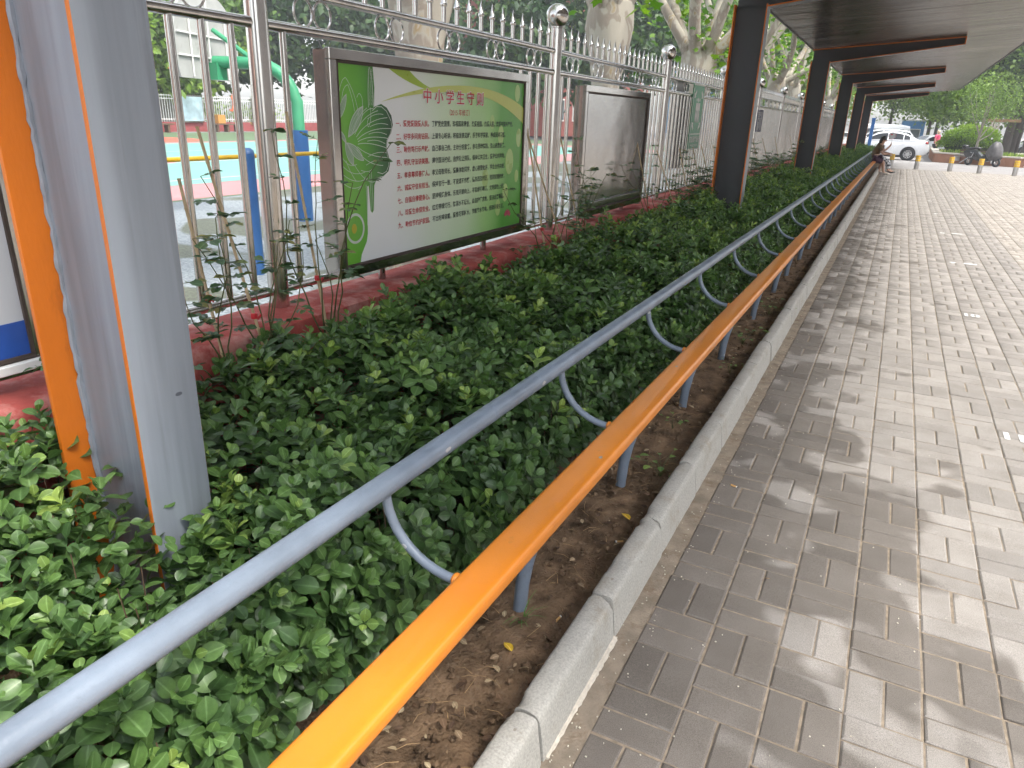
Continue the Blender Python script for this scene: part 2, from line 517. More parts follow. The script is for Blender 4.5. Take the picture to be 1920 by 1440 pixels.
def soffit_mat():
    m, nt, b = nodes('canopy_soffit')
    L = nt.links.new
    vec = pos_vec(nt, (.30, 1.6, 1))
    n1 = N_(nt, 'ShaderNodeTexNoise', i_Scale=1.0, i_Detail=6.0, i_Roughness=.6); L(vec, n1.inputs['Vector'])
    rp = ramp(nt, [(.36, (.055, .053, .052)), (.5, (.10, .095, .092)), (.62, (.21, .198, .19))]); L(n1.outputs['Fac'], rp.inputs['Fac'])  # light and dark streaks imitate wavy reflections in the base colour
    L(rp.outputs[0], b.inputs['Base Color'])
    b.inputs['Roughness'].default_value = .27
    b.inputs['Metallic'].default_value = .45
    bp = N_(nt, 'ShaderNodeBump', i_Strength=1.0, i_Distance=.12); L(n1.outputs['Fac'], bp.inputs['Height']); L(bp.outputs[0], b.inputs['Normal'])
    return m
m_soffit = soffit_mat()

def mirror_mat():
    m, nt, b = nodes('polished_panel')
    L = nt.links.new
    vec = pos_vec(nt)
    n1 = N_(nt, 'ShaderNodeTexNoise', i_Scale=1.6, i_Detail=2.0); L(vec, n1.inputs['Vector'])
    n2 = N_(nt, 'ShaderNodeTexNoise', i_Scale=60.0, i_Detail=4.0); L(vec, n2.inputs['Vector'])
    rp = ramp(nt, [(.3, (.38, .37, .36)), (.62, (.52, .51, .49))]); L(n2.outputs['Fac'], rp.inputs['Fac'])
    L(rp.outputs[0], b.inputs['Base Color'])
    b.inputs['Metallic'].default_value = 1; b.inputs['Roughness'].default_value = .22
    bp = N_(nt, 'ShaderNodeBump', i_Strength=.14, i_Distance=.10); L(n1.outputs['Fac'], bp.inputs['Height']); L(bp.outputs[0], b.inputs['Normal'])
    return m
m_mirror = mirror_mat()

# ================================================================== SETTING
# base terrain
g0 = MB(); g0.sheet(-900, 900, -600, 1500, -1.6)
tag(g0.build('ground', pmat('far_ground', (.16, .155, .14), .95, var=.2, vscale=.2)), kind='structure')

# ---- pavement with separate pavers
pv = MB(); pv.sheet(-0.02, 14.0, -4.0, 31.4, -0.0052)
pavement = tag(pv.build('pavement', m_sand), kind='structure')
def brick_mesh(w, l, b=.0055, h=.03, d=.004):
    mb = MB()
    hx, hy = w / 2, l / 2
    top = [(-hx + b, -hy + b, 0), (hx - b, -hy + b, 0), (hx - b, hy - b, 0), (-hx + b, hy - b, 0)]
    mid = [(-hx, -hy, -d), (hx, -hy, -d), (hx, hy, -d), (-hx, hy, -d)]
    bot = [(p[0], p[1], -h) for p in mid]
    mb.add(top + mid + bot, [(0, 1, 2, 3)] + [(4 + i, 4 + (i + 1) % 4, (i + 1) % 4, i) for i in range(4)]
           + [(8 + i, 8 + (i + 1) % 4, 4 + (i + 1) % 4, 4 + i) for i in range(4)])
    return mb
W1, L1 = .0952, .1952
paver_me = brick_mesh(W1, L1).mesh('paver', m_paver)
bricks = []
for j in range(-4, 157):
    for i in range(0, 10):
        x0, y0 = i * .2, j * .2
        if (i + j) % 2:
            bricks += [(x0 + .05, y0 + .1, 0), (x0 + .15, y0 + .1, 0)]
        else:
            bricks += [(x0 + .1, y0 + .05, 1), (x0 + .1, y0 + .15, 1)]
def seen(x, y, m=30):
    d = Vector((x, y, 0)) - Vector((0.44562, -1.41829, 1.53313))
    z = d.dot(_f)
    if z < .2: return False
    px = 960 + 1343.14 * d.dot(_r2) / z; py = 720 - 1343.14 * d.dot(_u2) / z
    return -m < px < 1920 + m and -m < py < 1440 + m
vis = sorted([b_ for b_ in bricks if seen(b_[0], b_[1])], key=lambda b_: (b_[0] - .45) ** 2 + (b_[1] + 1.4) ** 2)
single = vis[:300]; sset = set(single)
for (x, y, r) in single:
    link('paver', paver_me, pavement, (x + random.uniform(-.0012, .0012), y + random.uniform(-.0012, .0012), random.uniform(-.0028, .0018)),
         (random.uniform(-.011, .011), random.uniform(-.011, .011), (PI / 2 if r else 0) + random.uniform(-.006, .006)))
def brick_field(name, lst, mat):
    base = np.array(brick_mesh(W1, L1).v); fcs = brick_mesh(W1, L1).f
    n = len(lst); A = np.array(lst)
    cx = base[None, :, :].repeat(n, 0)
    r = A[:, 2:3]
    jit = RNG.uniform(-.0015, .0012, (n, 1))
    X = np.where(r > 0, -cx[:, :, 1], cx[:, :, 0]) + A[:, 0:1]
    Y = np.where(r > 0, cx[:, :, 0], cx[:, :, 1]) + A[:, 1:2]
    Z = cx[:, :, 2] + jit
    V = np.stack([X, Y, Z], -1).reshape(-1, 3)
    flat = np.concatenate([np.array(f) for f in fcs]); lens = np.array([len(f) for f in fcs])
    offs = np.concatenate([[0], np.cumsum(lens)[:-1]])
    FL = (flat[None] + (np.arange(n) * len(base))[:, None]).ravel(); ST = (offs[None] + (np.arange(n) * len(flat))[:, None]).ravel()
    me = fast_mesh(name, V, FL, ST, mat, {'tint': np.repeat(RNG.random(n), len(base))})
    return tag(link(name, me, pavement), kind='stuff')
brick_field('paver_field', [b_ for b_ in bricks if b_ not in sset], m_paver)
beige = []
for j in range(-4, 157):
    for i in range(10, 62):
        x0, y0 = i * .2, j * .2
        if y0 < 5 and x0 > 3.2: continue
        if (i + j) % 2:
            beige += [(x0 + .05, y0 + .1, 0), (x0 + .15, y0 + .1, 0)]
        else:
            beige += [(x0 + .1, y0 + .05, 1), (x0 + .1, y0 + .15, 1)]
brick_field('paver_field', beige, m_paver2)
ms = MB(); ms.add([(-.075, -1.6, -.002), (.0, -1.6, -.002), (.0, 31.3, -.002), (-.075, 31.3, -.002)], [(0, 1, 2, 3)])
ms.build('mortar_strip', m_mortar, pavement)

# painted numbers on the pavers
def text_mesh(body, size, name, mat, align='LEFT', bold=0.0, extr=0.0, sx=1.0):
    cu = bpy.data.curves.new(name, 'FONT')
    cu.body = body; cu.size = size; cu.align_x = align; cu.offset = bold; cu.extrude = extr
    cu.resolution_u = 3
    o = bpy.data.objects.new(name, cu); COL.objects.link(o)
    bpy.context.view_layer.update()
    me = bpy.data.meshes.new_from_object(o.evaluated_get(bpy.context.evaluated_depsgraph_get()))
    bpy.data.objects.remove(o)
    if sx != 1.0:
        for v in me.vertices: v.co.x *= sx
    me.materials.clear(); me.materials.append(mat)
    return me
m_wpaint = pmat('worn_white_paint', (.72, .72, .70), .7, var=.08, dirt=((.42, .41, .39), 60, .55, .62))
for (t, x, y) in (('11', 1.205, 2.87), ('10', 1.20, 5.82), ('9', 1.24, 8.74), ('8', 1.24, 11.66), ('7', 1.24, 14.58), ('6', 1.2, 17.4), ('5', 1.2, 20.3)):
    o = link('painted_number', text_mesh(t, .14, 'painted_number', m_wpaint, bold=.006), pavement, (x, y, .0035))
for (x, y) in ((1.46, 8.81), (1.47, 11.75)):
    MB().sheet(x - .07, x + .07, y - .035, y + .035, .0035).build('painted_dash', m_wpaint, pavement)

# ---- kerb stones
kerb = tag(MB().sheet(-.16, -.07, -1.7, 31.2, -.02).build('kerb', m_mortar), kind='structure')
def kerb_mesh(seed):
    rg = np.random.default_rng(seed)
    prof = [(-.064, -.04), (-.0655, .0), (-.072, .05), (-.079, .10), (-.081, .124), (-.086, .1345), (-.096, .1395), (-.125, .1405), (-.147, .139), (-.155, .133), (-.158, .122), (-.158, .0), (-.158, -.04)]
    n = 27; Lk = .520
    rings = []
    chips = [(rg.choice([rg.uniform(0, Lk), rg.uniform(0, .05), Lk - rg.uniform(0, .05)]), rg.choice([5, 5, 8, 9]), rg.uniform(.012, .03)) for _ in range(rg.integers(4, 9))]
    for k in range(n):
        y = Lk * k / (n - 1)
        e = .0025 if k in (0, n - 1) else 0
        ring = []
        for q, (x, z) in enumerate(prof):
            dx = rg.normal(0, .0003); dz = rg.normal(0, .0003)
            for (cy, cq, w) in chips:
                if abs(q - cq) <= 1 and abs(y - cy) < w: dz -= .005; dx += (.003 if cq > 6 else -.003)
            sx = (x + .11) * (1 - e / .045) - .11; sz = z - (e if z > .1 else 0)
            ring.append((sx + dx, y, sz + dz))
        rings.append(ring)
    mb = MB(); mb.loft(rings)
    return mb.mesh('kerb_stone', m_kerb, True, 50)
kms = [kerb_mesh(s) for s in range(6)]
for k in range(-2, 58):
    link('kerb_stone', kms[random.randrange(6)], kerb, (random.uniform(-.003, .003), -.15 + .53 * k, random.uniform(-.004, .003)), (0, 0, random.uniform(-.004, .004)))
# mortar fillets squeezed out below two near stones
fl = MB()
ys_f = np.linspace(-.14, .37, 40)
fl.tube([(-.064 + random.uniform(-.002, .002), y, .001) for y in ys_f], [.004 + .009 * abs(math.sin(3.1 * y + .6)) + random.uniform(-.0015, .0015) for y in ys_f], 7)
fl.build('mortar_fillet', pmat('pale_mortar', (.55, .50, .42), .95, var=.2, vscale=40, bump=.5), kerb)

# ---- planting bed soil
def soil():
    ys = np.concatenate([np.arange(-1.7, 5, .02), np.arange(5, 12, .06), np.arange(12, 41, .3)])
    xs = np.concatenate([np.arange(-1.85, -.62, .12), np.arange(-.62, -.150, .018)])
    X, Y = np.meshgrid(xs, ys)
    def ns(s, seed):
        r = np.random.default_rng(seed); z = 0
        for k in range(26):
            a = r.normal(0, s, 2); z = z + np.sin(X * a[0] + Y * a[1] + r.uniform(0, 6.28))
        return z / 26
    near = np.exp(-np.maximum(0, Y - 4) / 4)
    Z = .028 + .05 * ns(9, 1) + .03 * near * ns(34, 2) + .022 * near * np.abs(ns(90, 3)) + near * RNG.normal(0, .0012, X.shape)
    Z = Z + .02 * np.clip((-.3 - X), 0, .4) - .012 * np.clip((X + .2) / .05, 0, 1)
    V = np.stack([X, Y, Z], -1).reshape(-1, 3); nx = len(xs); ny = len(ys)
    a = (np.arange(ny - 1)[:, None] * nx + np.arange(nx - 1)[None]).ravel()
    F = np.stack([a, a + 1, a + nx + 1, a + nx], -1).ravel()
    me = fast_mesh('planting_bed', V, F, np.arange(len(a)) * 4, m_soil, smooth=True)
    return tag(link('planting_bed', me), kind='structure')
bed = soil()

# clods, dead leaves, twigs lying on the soil
def litter():
    cl = MB()
    for k in range(1100):
        y = -1.0 + 9 * random.random() ** 1.6; x = random.uniform(-.55, -.165)
        r = random.uniform(.003, .011) * (1 if random.random() < .9 else 1.8)
        o = len(cl.v); cl.sphere((x, y, .034 + r * .3), r, 6, 4, (1, random.uniform(.7, 1.3), .7))
        for i in range(o, len(cl.v)):
            cl.v[i] = tuple(c + random.uniform(-.18, .18) * r for c in cl.v[i])
    tag(cl.build('soil_clods', m_soil, None), 'loose brown clods scattered on the bare soil strip', 'clods', kind='stuff')
    n = 1000
    P = np.stack([RNG.uniform(-.6, -.17, n), -1.0 + 11 * RNG.random(n) ** 1.5, RNG.uniform(.035, .055, n)], -1)
    a = RNG.uniform(0, 6.28, n)
    D = np.stack([np.cos(a), np.sin(a), RNG.uniform(-.2, .35, n)], -1)
    Nn = np.stack([RNG.normal(0, .4, n), RNG.normal(0, .4, n), np.ones(n)], -1)
    lm = leafmat('dead_leaf', (.07, .04, .024), (.17, .10, .055), (.42, .33, .2), .8, 0)
    tag(cloud('dead_leaves', P, D, Nn, RNG.uniform(.008, .036, n), LEAF_MID, lm, None), 'dry brown leaf litter on the soil beside the kerb', 'leaf litter', kind='stuff')
    tw = MB()
    for k in range(330):
        y = -1.0 + 8 * random.random() ** 1.5; x = random.uniform(-.55, -.17); a = random.uniform(0, 6.28); l = random.uniform(.02, .08)
        z = .05 + random.uniform(-.01, .01)
        tw.tube([(x, y, z), (x + l * .5 * math.cos(a), y + l * .5 * math.sin(a), z + random.uniform(0, .006)), (x + l * math.cos(a + .12), y + l * math.sin(a + .12), z - .004)], [.0012, .001, .0007], 4)
    tag(tw.build('fallen_twigs', m_straw), 'thin dry twigs lying on the bare soil strip', 'twigs', kind='stuff')
    # pale crumbs and cut grass on the paving next to the kerb
    cr = MB()
    for k in range(420):
        y = -.4 + 7 * random.random() ** 1.4; x = random.choice([random.uniform(-.06, .05), random.uniform(-.06, .9)])
        cr.box((x, y, .003), (random.uniform(.0015, .005), random.uniform(.0015, .004), .002), (0, 0, random.uniform(0, 3)))
    tag(cr.build('paper_crumbs', pmat('crumbs', (.6, .56, .46), .9, var=.4, vscale=80)), 'tiny pale crumbs scattered along the mortar strip', 'litter', kind='stuff')
litter()
m_butt = pmat('filter_tan', (.62, .36, .13), .7); m_paper = pmat('cigarette_paper', (.75, .73, .68), .8)
def butt(loc, rz, label):
    e = empty('cigarette_butt', loc, rz, label, 'cigarette butt')
    MB().cyl((0, 0, .004), (.024, 0, .004), .0038, n=10).build('filter', m_butt, e, True)
    MB().cyl((.0242, 0, .004), (.030, 0, .004), .0039, n=10).build('paper_end', m_paper, e, True)
    MB().cyl((.0302, 0, .004), (.033, 0, .004), .0036, n=8).build('ash', m_black, e, True)
butt((-.235, .30, .045), 1.45, 'cigarette butt on the soil right of the nearest bench leg')
butt((-.20, .84, .045), -2.5, 'cigarette butt on the soil beside the kerb, farther from the camera')
butt((.055, 1.585, .002), -.25, 'cigarette butt lying on the grey pavers near the mortar strip')
yl = cloud('fallen_leaf', np.array([[-.33, .13, .055]]), np.array([[.8, -.4, .1]]), np.array([[.1, .2, 1.]]), np.array([.042]), LEAF_NEAR, leafmat('yellow_leaf', (.62, .40, .03), (.62, .40, .03), (.62, .40, .03), .6, .1))
tag(yl, 'yellow fallen leaf on the soil in front of the nearest bench leg', 'leaf')
yl = cloud('fallen_leaf', np.array([[-.27, 1.02, .055]]), np.array([[.9, -.5, .1]]), np.array([[.1, .2, 1.]]), np.array([.05]), LEAF_NEAR, MATS['yellow_leaf'])
tag(yl, 'yellow green fallen leaf on the soil below the second bench leg', 'leaf')
# small dung crumb / leaf curl on pavers
yl = cloud('fallen_leaf', np.array([[.30, .93, .006]]), np.array([[.9, .1, .3]]), np.array([[.1, .5, 1.]]), np.array([.022]), LEAF_NEAR, m_straw)
tag(yl, 'small curled brown leaf lying on the grey pavers', 'leaf')

# ================================================================== BENCH RAILING
bench = empty('railing_bench', (-.3, 0, 0), 0, 'long low railing bench with orange seat rail and grey pipe backrest', 'bench', rx=-.003)
BX = .3   # children are given in world x, shifted by the empty's place
def rounded_rect(w, h, r, n=4):
    pts = []
    for (cx, cz, a0) in ((w / 2 - r, h / 2 - r, 0), (-w / 2 + r, h / 2 - r, 90), (-w / 2 + r, -h / 2 + r, 180), (w / 2 - r, -h / 2 + r, 270)):
        for k in range(n + 1):
            a = R(a0 + 90 * k / n); pts.append((cx + r * math.cos(a), cz + r * math.sin(a)))
    return pts
Y_END = 31.2
mb = MB()
prof = rounded_rect(.108, .05, .017)
ysr = [-2.2] + list(np.arange(-1.2, Y_END, 1.09)) + [Y_END]
mb.loft([[(x - .266 + BX, y, z + .455) for (x, z) in prof] for y in ysr])
mb.build('seat_rail', m_orange, bench, True)
mb = MB(); mb.tube([(-.532 + BX, y, .662) for y in ysr], .0295, 18)
mb.build('backrest_rail', m_rail, bench, True)
for y in (.375, 6.4, 12.4, 18.4):      # sleeve seams of the pipe
    MB().tube([(-.532 + BX, y, .662), (-.532 + BX, y + .008, .662)], .0303, 18).build('weld_seam', m_rail, bench, True)
arc_b = MB()
arc_b.tube([(-.322 - .208 * math.cos(t), 0, .648 - .192 * math.sin(t)) for t in np.linspace(0, PI / 2, 12)] + [(-.30, 0, .455)], .0125, 10)
arc_me = arc_b.mesh('arc_support', m_rail, True)
leg_b = MB()
leg_b.tube([(-.367, 0, -.12), (-.367, 0, .05), (-.362, 0, .14), (-.350, 0, .22), (-.332, 0, .30), (-.305, 0, .375), (-.277, 0, .432)], .0225, 12)
leg_me = leg_b.mesh('leg', m_rail, True)
wl_b = MB(); wl_b.sphere((-.325, 0, .458), .017, 10, 7, (.7, 1.1, 1))
wl_me = wl_b.mesh('weld_joint', m_orange, True)
for k in range(-1, 29):
    y = -.155 + 1.09 * k
    link('arc_support', arc_me, bench, (BX, y, 0)); link('weld_joint', wl_me, bench, (BX, y, 0))
LEGY = [.30, 1.30, 2.33, 3.36, 4.55, 5.65, 6.5, 7.6, 8.6, 9.55]
LEGY = [-.75] + LEGY + [10.6 + 1.05 * k for k in range(20)]
for y in LEGY:
    link('leg', leg_me, bench, (BX, y, 0), (0, 0, random.uniform(-.06, .06)))

# ================================================================== CANOPY
canopy = empty('walkway_canopy', (-1.3, 0, 0), 0, 'long steel walkway canopy on orange edged H columns', 'canopy', rx=-.0035)
CX = 1.3
XF, XB, FW, TH = -1.115, -1.475, .185, .014
COLY = [-.385, 7.55, 15.3, 23.05, 30.8, 38.5]
def plate_mats(o, fn):
    me = o.data
    for p in me.polygons: p.material_index = fn(p)
    return o
for k, y0 in enumerate(COLY):
    web = m_greyp if k == 0 else m_char  # webs past the first column take the darker charcoal colour
    col = MB().box(((XF + XB) / 2 + CX, y0 + FW / 2, 1.36), (XB - XF and abs(XF - XB) - 2 * TH - .004, .012, 2.78)).build('column', web, canopy)
    if k == 0: col['label'] = 'nearest column with grey blue web and chipped orange flanges'
    # front flange: grey outer face, orange edges and inner face
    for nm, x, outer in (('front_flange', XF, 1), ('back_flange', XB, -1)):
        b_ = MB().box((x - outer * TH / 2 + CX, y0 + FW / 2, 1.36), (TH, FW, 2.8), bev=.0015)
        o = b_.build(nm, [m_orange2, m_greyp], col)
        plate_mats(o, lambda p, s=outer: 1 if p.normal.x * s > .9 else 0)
    if k == 0:      # rough weld bead beside the back flange and along the web
        pts = [(XB + TH + .004 + random.uniform(-.003, .003) + CX, y0 + FW / 2 - .010 + random.uniform(-.002, .002), .0 + .02 * q) for q in range(135)]
        MB().tube(pts, [random.uniform(.005, .0105) for _ in pts], 6).build('weld_bead', m_greyp, col, True)
    # cantilever beam
    beam = MB()
    poly = [(-1.452 + CX, 2.72), (-1.14 + CX, 2.735), (1.138 + CX, 3.05), (1.138 + CX, 3.165), (-1.452 + CX, 2.965)]
    beam.prism(poly, .012, 'y', y0 + FW / 2 - .006)
    beam = beam.build('beam', web, canopy)
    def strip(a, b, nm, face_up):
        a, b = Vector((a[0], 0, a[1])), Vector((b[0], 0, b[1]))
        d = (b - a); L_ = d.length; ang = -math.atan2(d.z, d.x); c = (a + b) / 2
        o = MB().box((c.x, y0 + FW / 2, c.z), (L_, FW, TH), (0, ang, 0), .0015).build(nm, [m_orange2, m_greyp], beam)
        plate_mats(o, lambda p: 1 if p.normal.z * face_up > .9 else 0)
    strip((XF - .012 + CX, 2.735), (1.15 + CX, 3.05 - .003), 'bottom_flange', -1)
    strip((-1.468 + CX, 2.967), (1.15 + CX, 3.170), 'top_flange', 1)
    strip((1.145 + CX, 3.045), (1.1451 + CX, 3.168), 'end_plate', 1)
# roof: soffit panels, one per bay, plus fascia
ybays = [-.62] + [y + FW / 2 for y in COLY[1:-1]] + [38.75]
def roofz(x): return 2.985 + (x + 1.45) * .0775
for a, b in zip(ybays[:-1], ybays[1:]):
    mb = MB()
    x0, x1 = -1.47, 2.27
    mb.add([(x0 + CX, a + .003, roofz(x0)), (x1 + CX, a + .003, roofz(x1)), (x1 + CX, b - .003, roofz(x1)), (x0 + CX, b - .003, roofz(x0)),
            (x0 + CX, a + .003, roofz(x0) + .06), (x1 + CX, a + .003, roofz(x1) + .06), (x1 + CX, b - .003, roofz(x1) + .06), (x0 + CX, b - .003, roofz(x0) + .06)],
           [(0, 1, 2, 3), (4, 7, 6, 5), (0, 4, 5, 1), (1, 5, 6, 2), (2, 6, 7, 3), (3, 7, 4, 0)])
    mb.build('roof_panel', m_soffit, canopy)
MB().box((2.285 + CX, 19.06, roofz(2.285) + .03), (.02, 39.4, .10)).build('fascia', m_char, canopy)
MB().box((-1.485 + CX, 19.06, roofz(-1.485) + .04), (.02, 39.4, .10)).build('fascia', m_char, canopy)

# ================================================================== LOW WALL AND FENCE
wall = MB()
ysw = np.arange(-6, 40.1, .25)
rings = []
rg = np.random.default_rng(3)
for y in ysw:
    j = rg.normal(0, .004, 8)
    rings.append([(-1.765 + j[0], y, -.1), (-1.765 + j[1], y, .62), (-1.772 + j[2], y, .645 + j[3] * .6), (-1.80, y, .655 + j[4] * .5), (-2.08, y, .658 + j[5] * .5), (-2.105 + j[6], y, .64), (-2.11, y, -.1)])
wall.loft(rings)
low_wall = tag(wall.build('low_wall', m_redwall, None, True, autosmooth=60), 'low rendered wall with worn red paint under the steel fence', 'wall')

fence = empty('steel_fence', (-2.0, 0, 0), 0, 'shiny stainless steel fence with spear tips, rings and ball topped posts', 'fence', rx=-.0042)
FX = 0.0
POSTY = [1.0 + 3.0 * k for k in range(-1, 11)]
ZR_TOP, ZR_LOW, ZR_BOT = 2.0, 1.853, .737
post_me = MB().lathe([(.046, .60), (.046, 2.155), (.050, 2.158), (.050, 2.165), (.03, 2.17)], 20).mesh('post', m_steel, True)
ball_me = MB().sphere((0, 0, 2.24), .084, 24, 16).mesh('ball', m_steel, True)
bar_me = MB().cyl((0, 0, ZR_BOT), (0, 0, ZR_LOW), .0155, n=10).mesh('bar', m_steel, True)
spike_me = MB().lathe([(.0135, ZR_TOP), (.0135, 2.098), (.0185, 2.100), (.0205, 2.108), (.0185, 2.116), (.0165, 2.118), (.001, 2.19)], 10).mesh('spear_tip', m_steel, True)
ring_me = MB().torus((0, 0, (ZR_TOP + ZR_LOW) / 2), .0575, .0055, 24, 6, 'x').mesh('ring', m_steel, True)
def rail_me(r): return MB().cyl((0, .046, 0), (0, 2.954, 0), r, n=12).mesh('rail', m_steel, True)
r_big, r_small = rail_me(.0225), rail_me(.02)
farmb = MB()
for k, py in enumerate(POSTY):
    o = link('post', post_me, fence, (FX, py, 0)); link('ball', ball_me, o)
    if k == len(POSTY) - 1: break
    far = py > 15.5
    for z, me in ((ZR_TOP, r_small), (ZR_LOW, r_big), (ZR_BOT, r_small)):
        link('rail', me, fence, (FX, py, z))
    board = [(1.24, 3.36)] if k == 1 else [(4.36, 6.18)] if k == 2 else []
    if k == 0: board = [(-1.9, -.12)]
    for q in range(1, 21):
        y = py + 3.0 * q / 21
        hidden = any(a < y < b for a, b in board)
        if far:
            farmb.cyl((FX, y, ZR_BOT), (FX, y, ZR_LOW), .0155, n=6, caps=False)
            farmb.lathe([(.0135, ZR_TOP), (.0135, 2.098), (.0200, 2.106), (.0165, 2.118), (.001, 2.19)], 6, (FX, y, 0))
            continue
        if not hidden: link('bar', bar_me, fence, (FX, y, 0))
        link('spear_tip', spike_me, fence, (FX, y, 0))
    for q in range(5):
        for s in (-.062, .062):
            y = py + .34 + .572 * q + s
            if far: farmb.torus((FX, y, (ZR_TOP + ZR_LOW) / 2), .0575, .0055, 12, 4, 'x')
            else: link('ring', ring_me, fence, (FX, y, 0))
tag(farmb.build('far_bars', m_steel, fence, True), kind='stuff')

# ================================================================== HEDGE
m_hedge = leafmat('hedge_leaf', (.046, .097, .030), (.110, .205, .052), (.31, .42, .09), .38, .22, .45)
def hsh(x, y):
    return (.03 * np.sin(2.1 * y + 1.3 * x) + .03 * np.sin(5.3 * y - 2.2 * x + 1) + .022 * np.sin(9.7 * y + 6 * x) + .02 * np.sin(14.1 * x + 3 * y))
def htop(x, y):
    e = np.clip((-.49 - x) / .17, 0, 1)
    return .10 + .42 * np.sqrt(e) + .10 * np.clip((-.85 - x) / .6, 0, 1) + hsh(x, y)
def hedge(name, y0, y1, per_m2, nodes_, lmin, lmax, tm, fill, label):
    area = 1.22 * (y1 - y0)
    n = int(area * per_m2)
    x = RNG.uniform(-1.70, -.50, n); y = RNG.uniform(y0, y1, n)
    z = htop(x, y) - .27 * np.exp(-((x + 1.03) ** 2 / .05 + (y + .47) ** 2 / .035)) + RNG.normal(0, .03, n) + .05 * (RNG.random(n) < .10) * RNG.random(n) * 2
    ax = np.stack([RNG.normal(0, .28, n), RNG.normal(0, .28, n), np.ones(n)], -1)
    edge = np.clip((x + .75) / .25, 0, 1)
    ax[:, 0] += edge * 1.1
    # side of the hedge facing the bench
    ns_ = int((y1 - y0) * per_m2 * .34)
    xs = RNG.uniform(-.60, -.47, ns_); ys = RNG.uniform(y0, y1, ns_); zs = RNG.uniform(.10, .42, ns_)
    xs = xs - .16 * np.clip((.30 - zs) / .25, 0, 1) + .03 * np.sin(ys * 5.1) + .04 * np.sin(ys * 2.3 + 1)
    as_ = np.stack([RNG.uniform(.5, 1.3, ns_), RNG.normal(0, .4, ns_), RNG.uniform(.2, .9, ns_)], -1)
    x = np.concatenate([x, xs]); y = np.concatenate([y, ys]); z = np.concatenate([z, zs]); ax = np.concatenate([ax, as_])
    keep = np.ones(len(x), bool)
    for cy in COLY:
        keep &= ~((x > XB - .03) & (x < XF + .03) & (y > cy - .04) & (y < cy + FW + .03))
        # do not grow in front of the column's visible foot higher than its neighbours
    x, y, z, ax = x[keep], y[keep], z[keep], ax[keep]
    n = len(x)
    ax /= np.linalg.norm(ax, axis=1, keepdims=True)
    top = np.stack([x, y, z], -1)
    ref = np.where(np.abs(ax[:, 2:3]) > .9, np.array([[1., 0, 0]]), np.array([[0, 0, 1.]]))
    e1 = np.cross(ax, ref); e1 /= np.linalg.norm(e1, axis=1, keepdims=True); e2 = np.cross(ax, e1)
    young = (RNG.random(n) < .10)
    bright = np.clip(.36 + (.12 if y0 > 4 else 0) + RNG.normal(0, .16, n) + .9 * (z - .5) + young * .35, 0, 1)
    P, D, Nn, L, T, Wd = [], [], [], [], [], []
    phase = RNG.uniform(0, PI, n); step = RNG.uniform(.014, .024, n)
    szf = RNG.uniform(.75, 1.2, n)
    for k in range(nodes_):
        for s in (0, 1):
            a = phase + k * (PI / 2) + s * PI + RNG.normal(0, .18, n)
            pitch = np.clip(R(28 + 17 * k) + RNG.normal(0, .2, n), .3, 1.75)
            rad = np.cos(a)[:, None] * e1 + np.sin(a)[:, None] * e2
            d = ax * np.cos(pitch)[:, None] + rad * np.sin(pitch)[:, None]
            nn = ax * np.sin(pitch)[:, None] - rad * np.cos(pitch)[:, None]
            nn = nn + RNG.normal(0, .15, nn.shape)
            d[:, 2] -= .10 * k * .3
            P.append(top - ax * (step * k)[:, None] + rad * .003); D.append(d); Nn.append(nn)
            sz = (lmin + (lmax - lmin) * min(1, (k + .6) / 2.6)) * szf * RNG.uniform(.8, 1.15, n)
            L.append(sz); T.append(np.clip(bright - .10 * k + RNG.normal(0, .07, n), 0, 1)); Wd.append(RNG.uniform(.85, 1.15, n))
    if fill:
        m = int(area * fill)
        fx = RNG.uniform(-1.74, -.52, m); fy = RNG.uniform(y0, y1, m)
        fz = htop(fx, fy) - RNG.uniform(.05, .32, m)
        ok = fz > .06
        fx, fy, fz = fx[ok], fy[ok], fz[ok]; m = len(fx)
        P.append(np.stack([fx, fy, fz], -1))
        a = RNG.uniform(0, 6.28, m); D.append(np.stack([np.cos(a), np.sin(a), RNG.normal(-.1, .35, m)], -1))
        Nn.append(np.stack([RNG.normal(0, .5, m), RNG.normal(0, .5, m), np.ones(m)], -1))
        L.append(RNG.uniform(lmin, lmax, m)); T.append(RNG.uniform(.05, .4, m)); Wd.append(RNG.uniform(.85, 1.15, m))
    o = cloud(name, np.concatenate(P), np.concatenate(D), np.concatenate(Nn), np.concatenate(L), tm, m_hedge, None, np.concatenate(T), np.concatenate(Wd))
    return tag(o, label, 'hedge', kind='stuff')
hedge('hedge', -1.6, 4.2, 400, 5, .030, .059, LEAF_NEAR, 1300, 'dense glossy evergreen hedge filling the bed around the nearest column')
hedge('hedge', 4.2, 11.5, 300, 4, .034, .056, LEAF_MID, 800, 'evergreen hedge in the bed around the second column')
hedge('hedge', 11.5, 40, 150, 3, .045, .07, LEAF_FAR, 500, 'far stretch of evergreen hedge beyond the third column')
tw = MB()
for k in range(420):
    y = random.uniform(-1.3, 5.5); x = random.uniform(-1.65, -.55)
    h = float(htop(np.array(x), np.array(y))) - .05
    if h < .12 or any(XB - .03 < x < XF + .03 and cy - .04 < y < cy + FW + .03 for cy in COLY): continue
    dx, dy = random.uniform(-.08, .08), random.uniform(-.08, .08)
    tw.tube([(x - dx, y - dy, .0), (x - dx * .3, y - dy * .3, h * .55), (x, y, h)], [.0035, .0026, .0015], 4, False)
tag(tw.build('hedge_twigs', m_twig), 'brown woody stems inside the near hedge', 'twigs', kind='stuff')
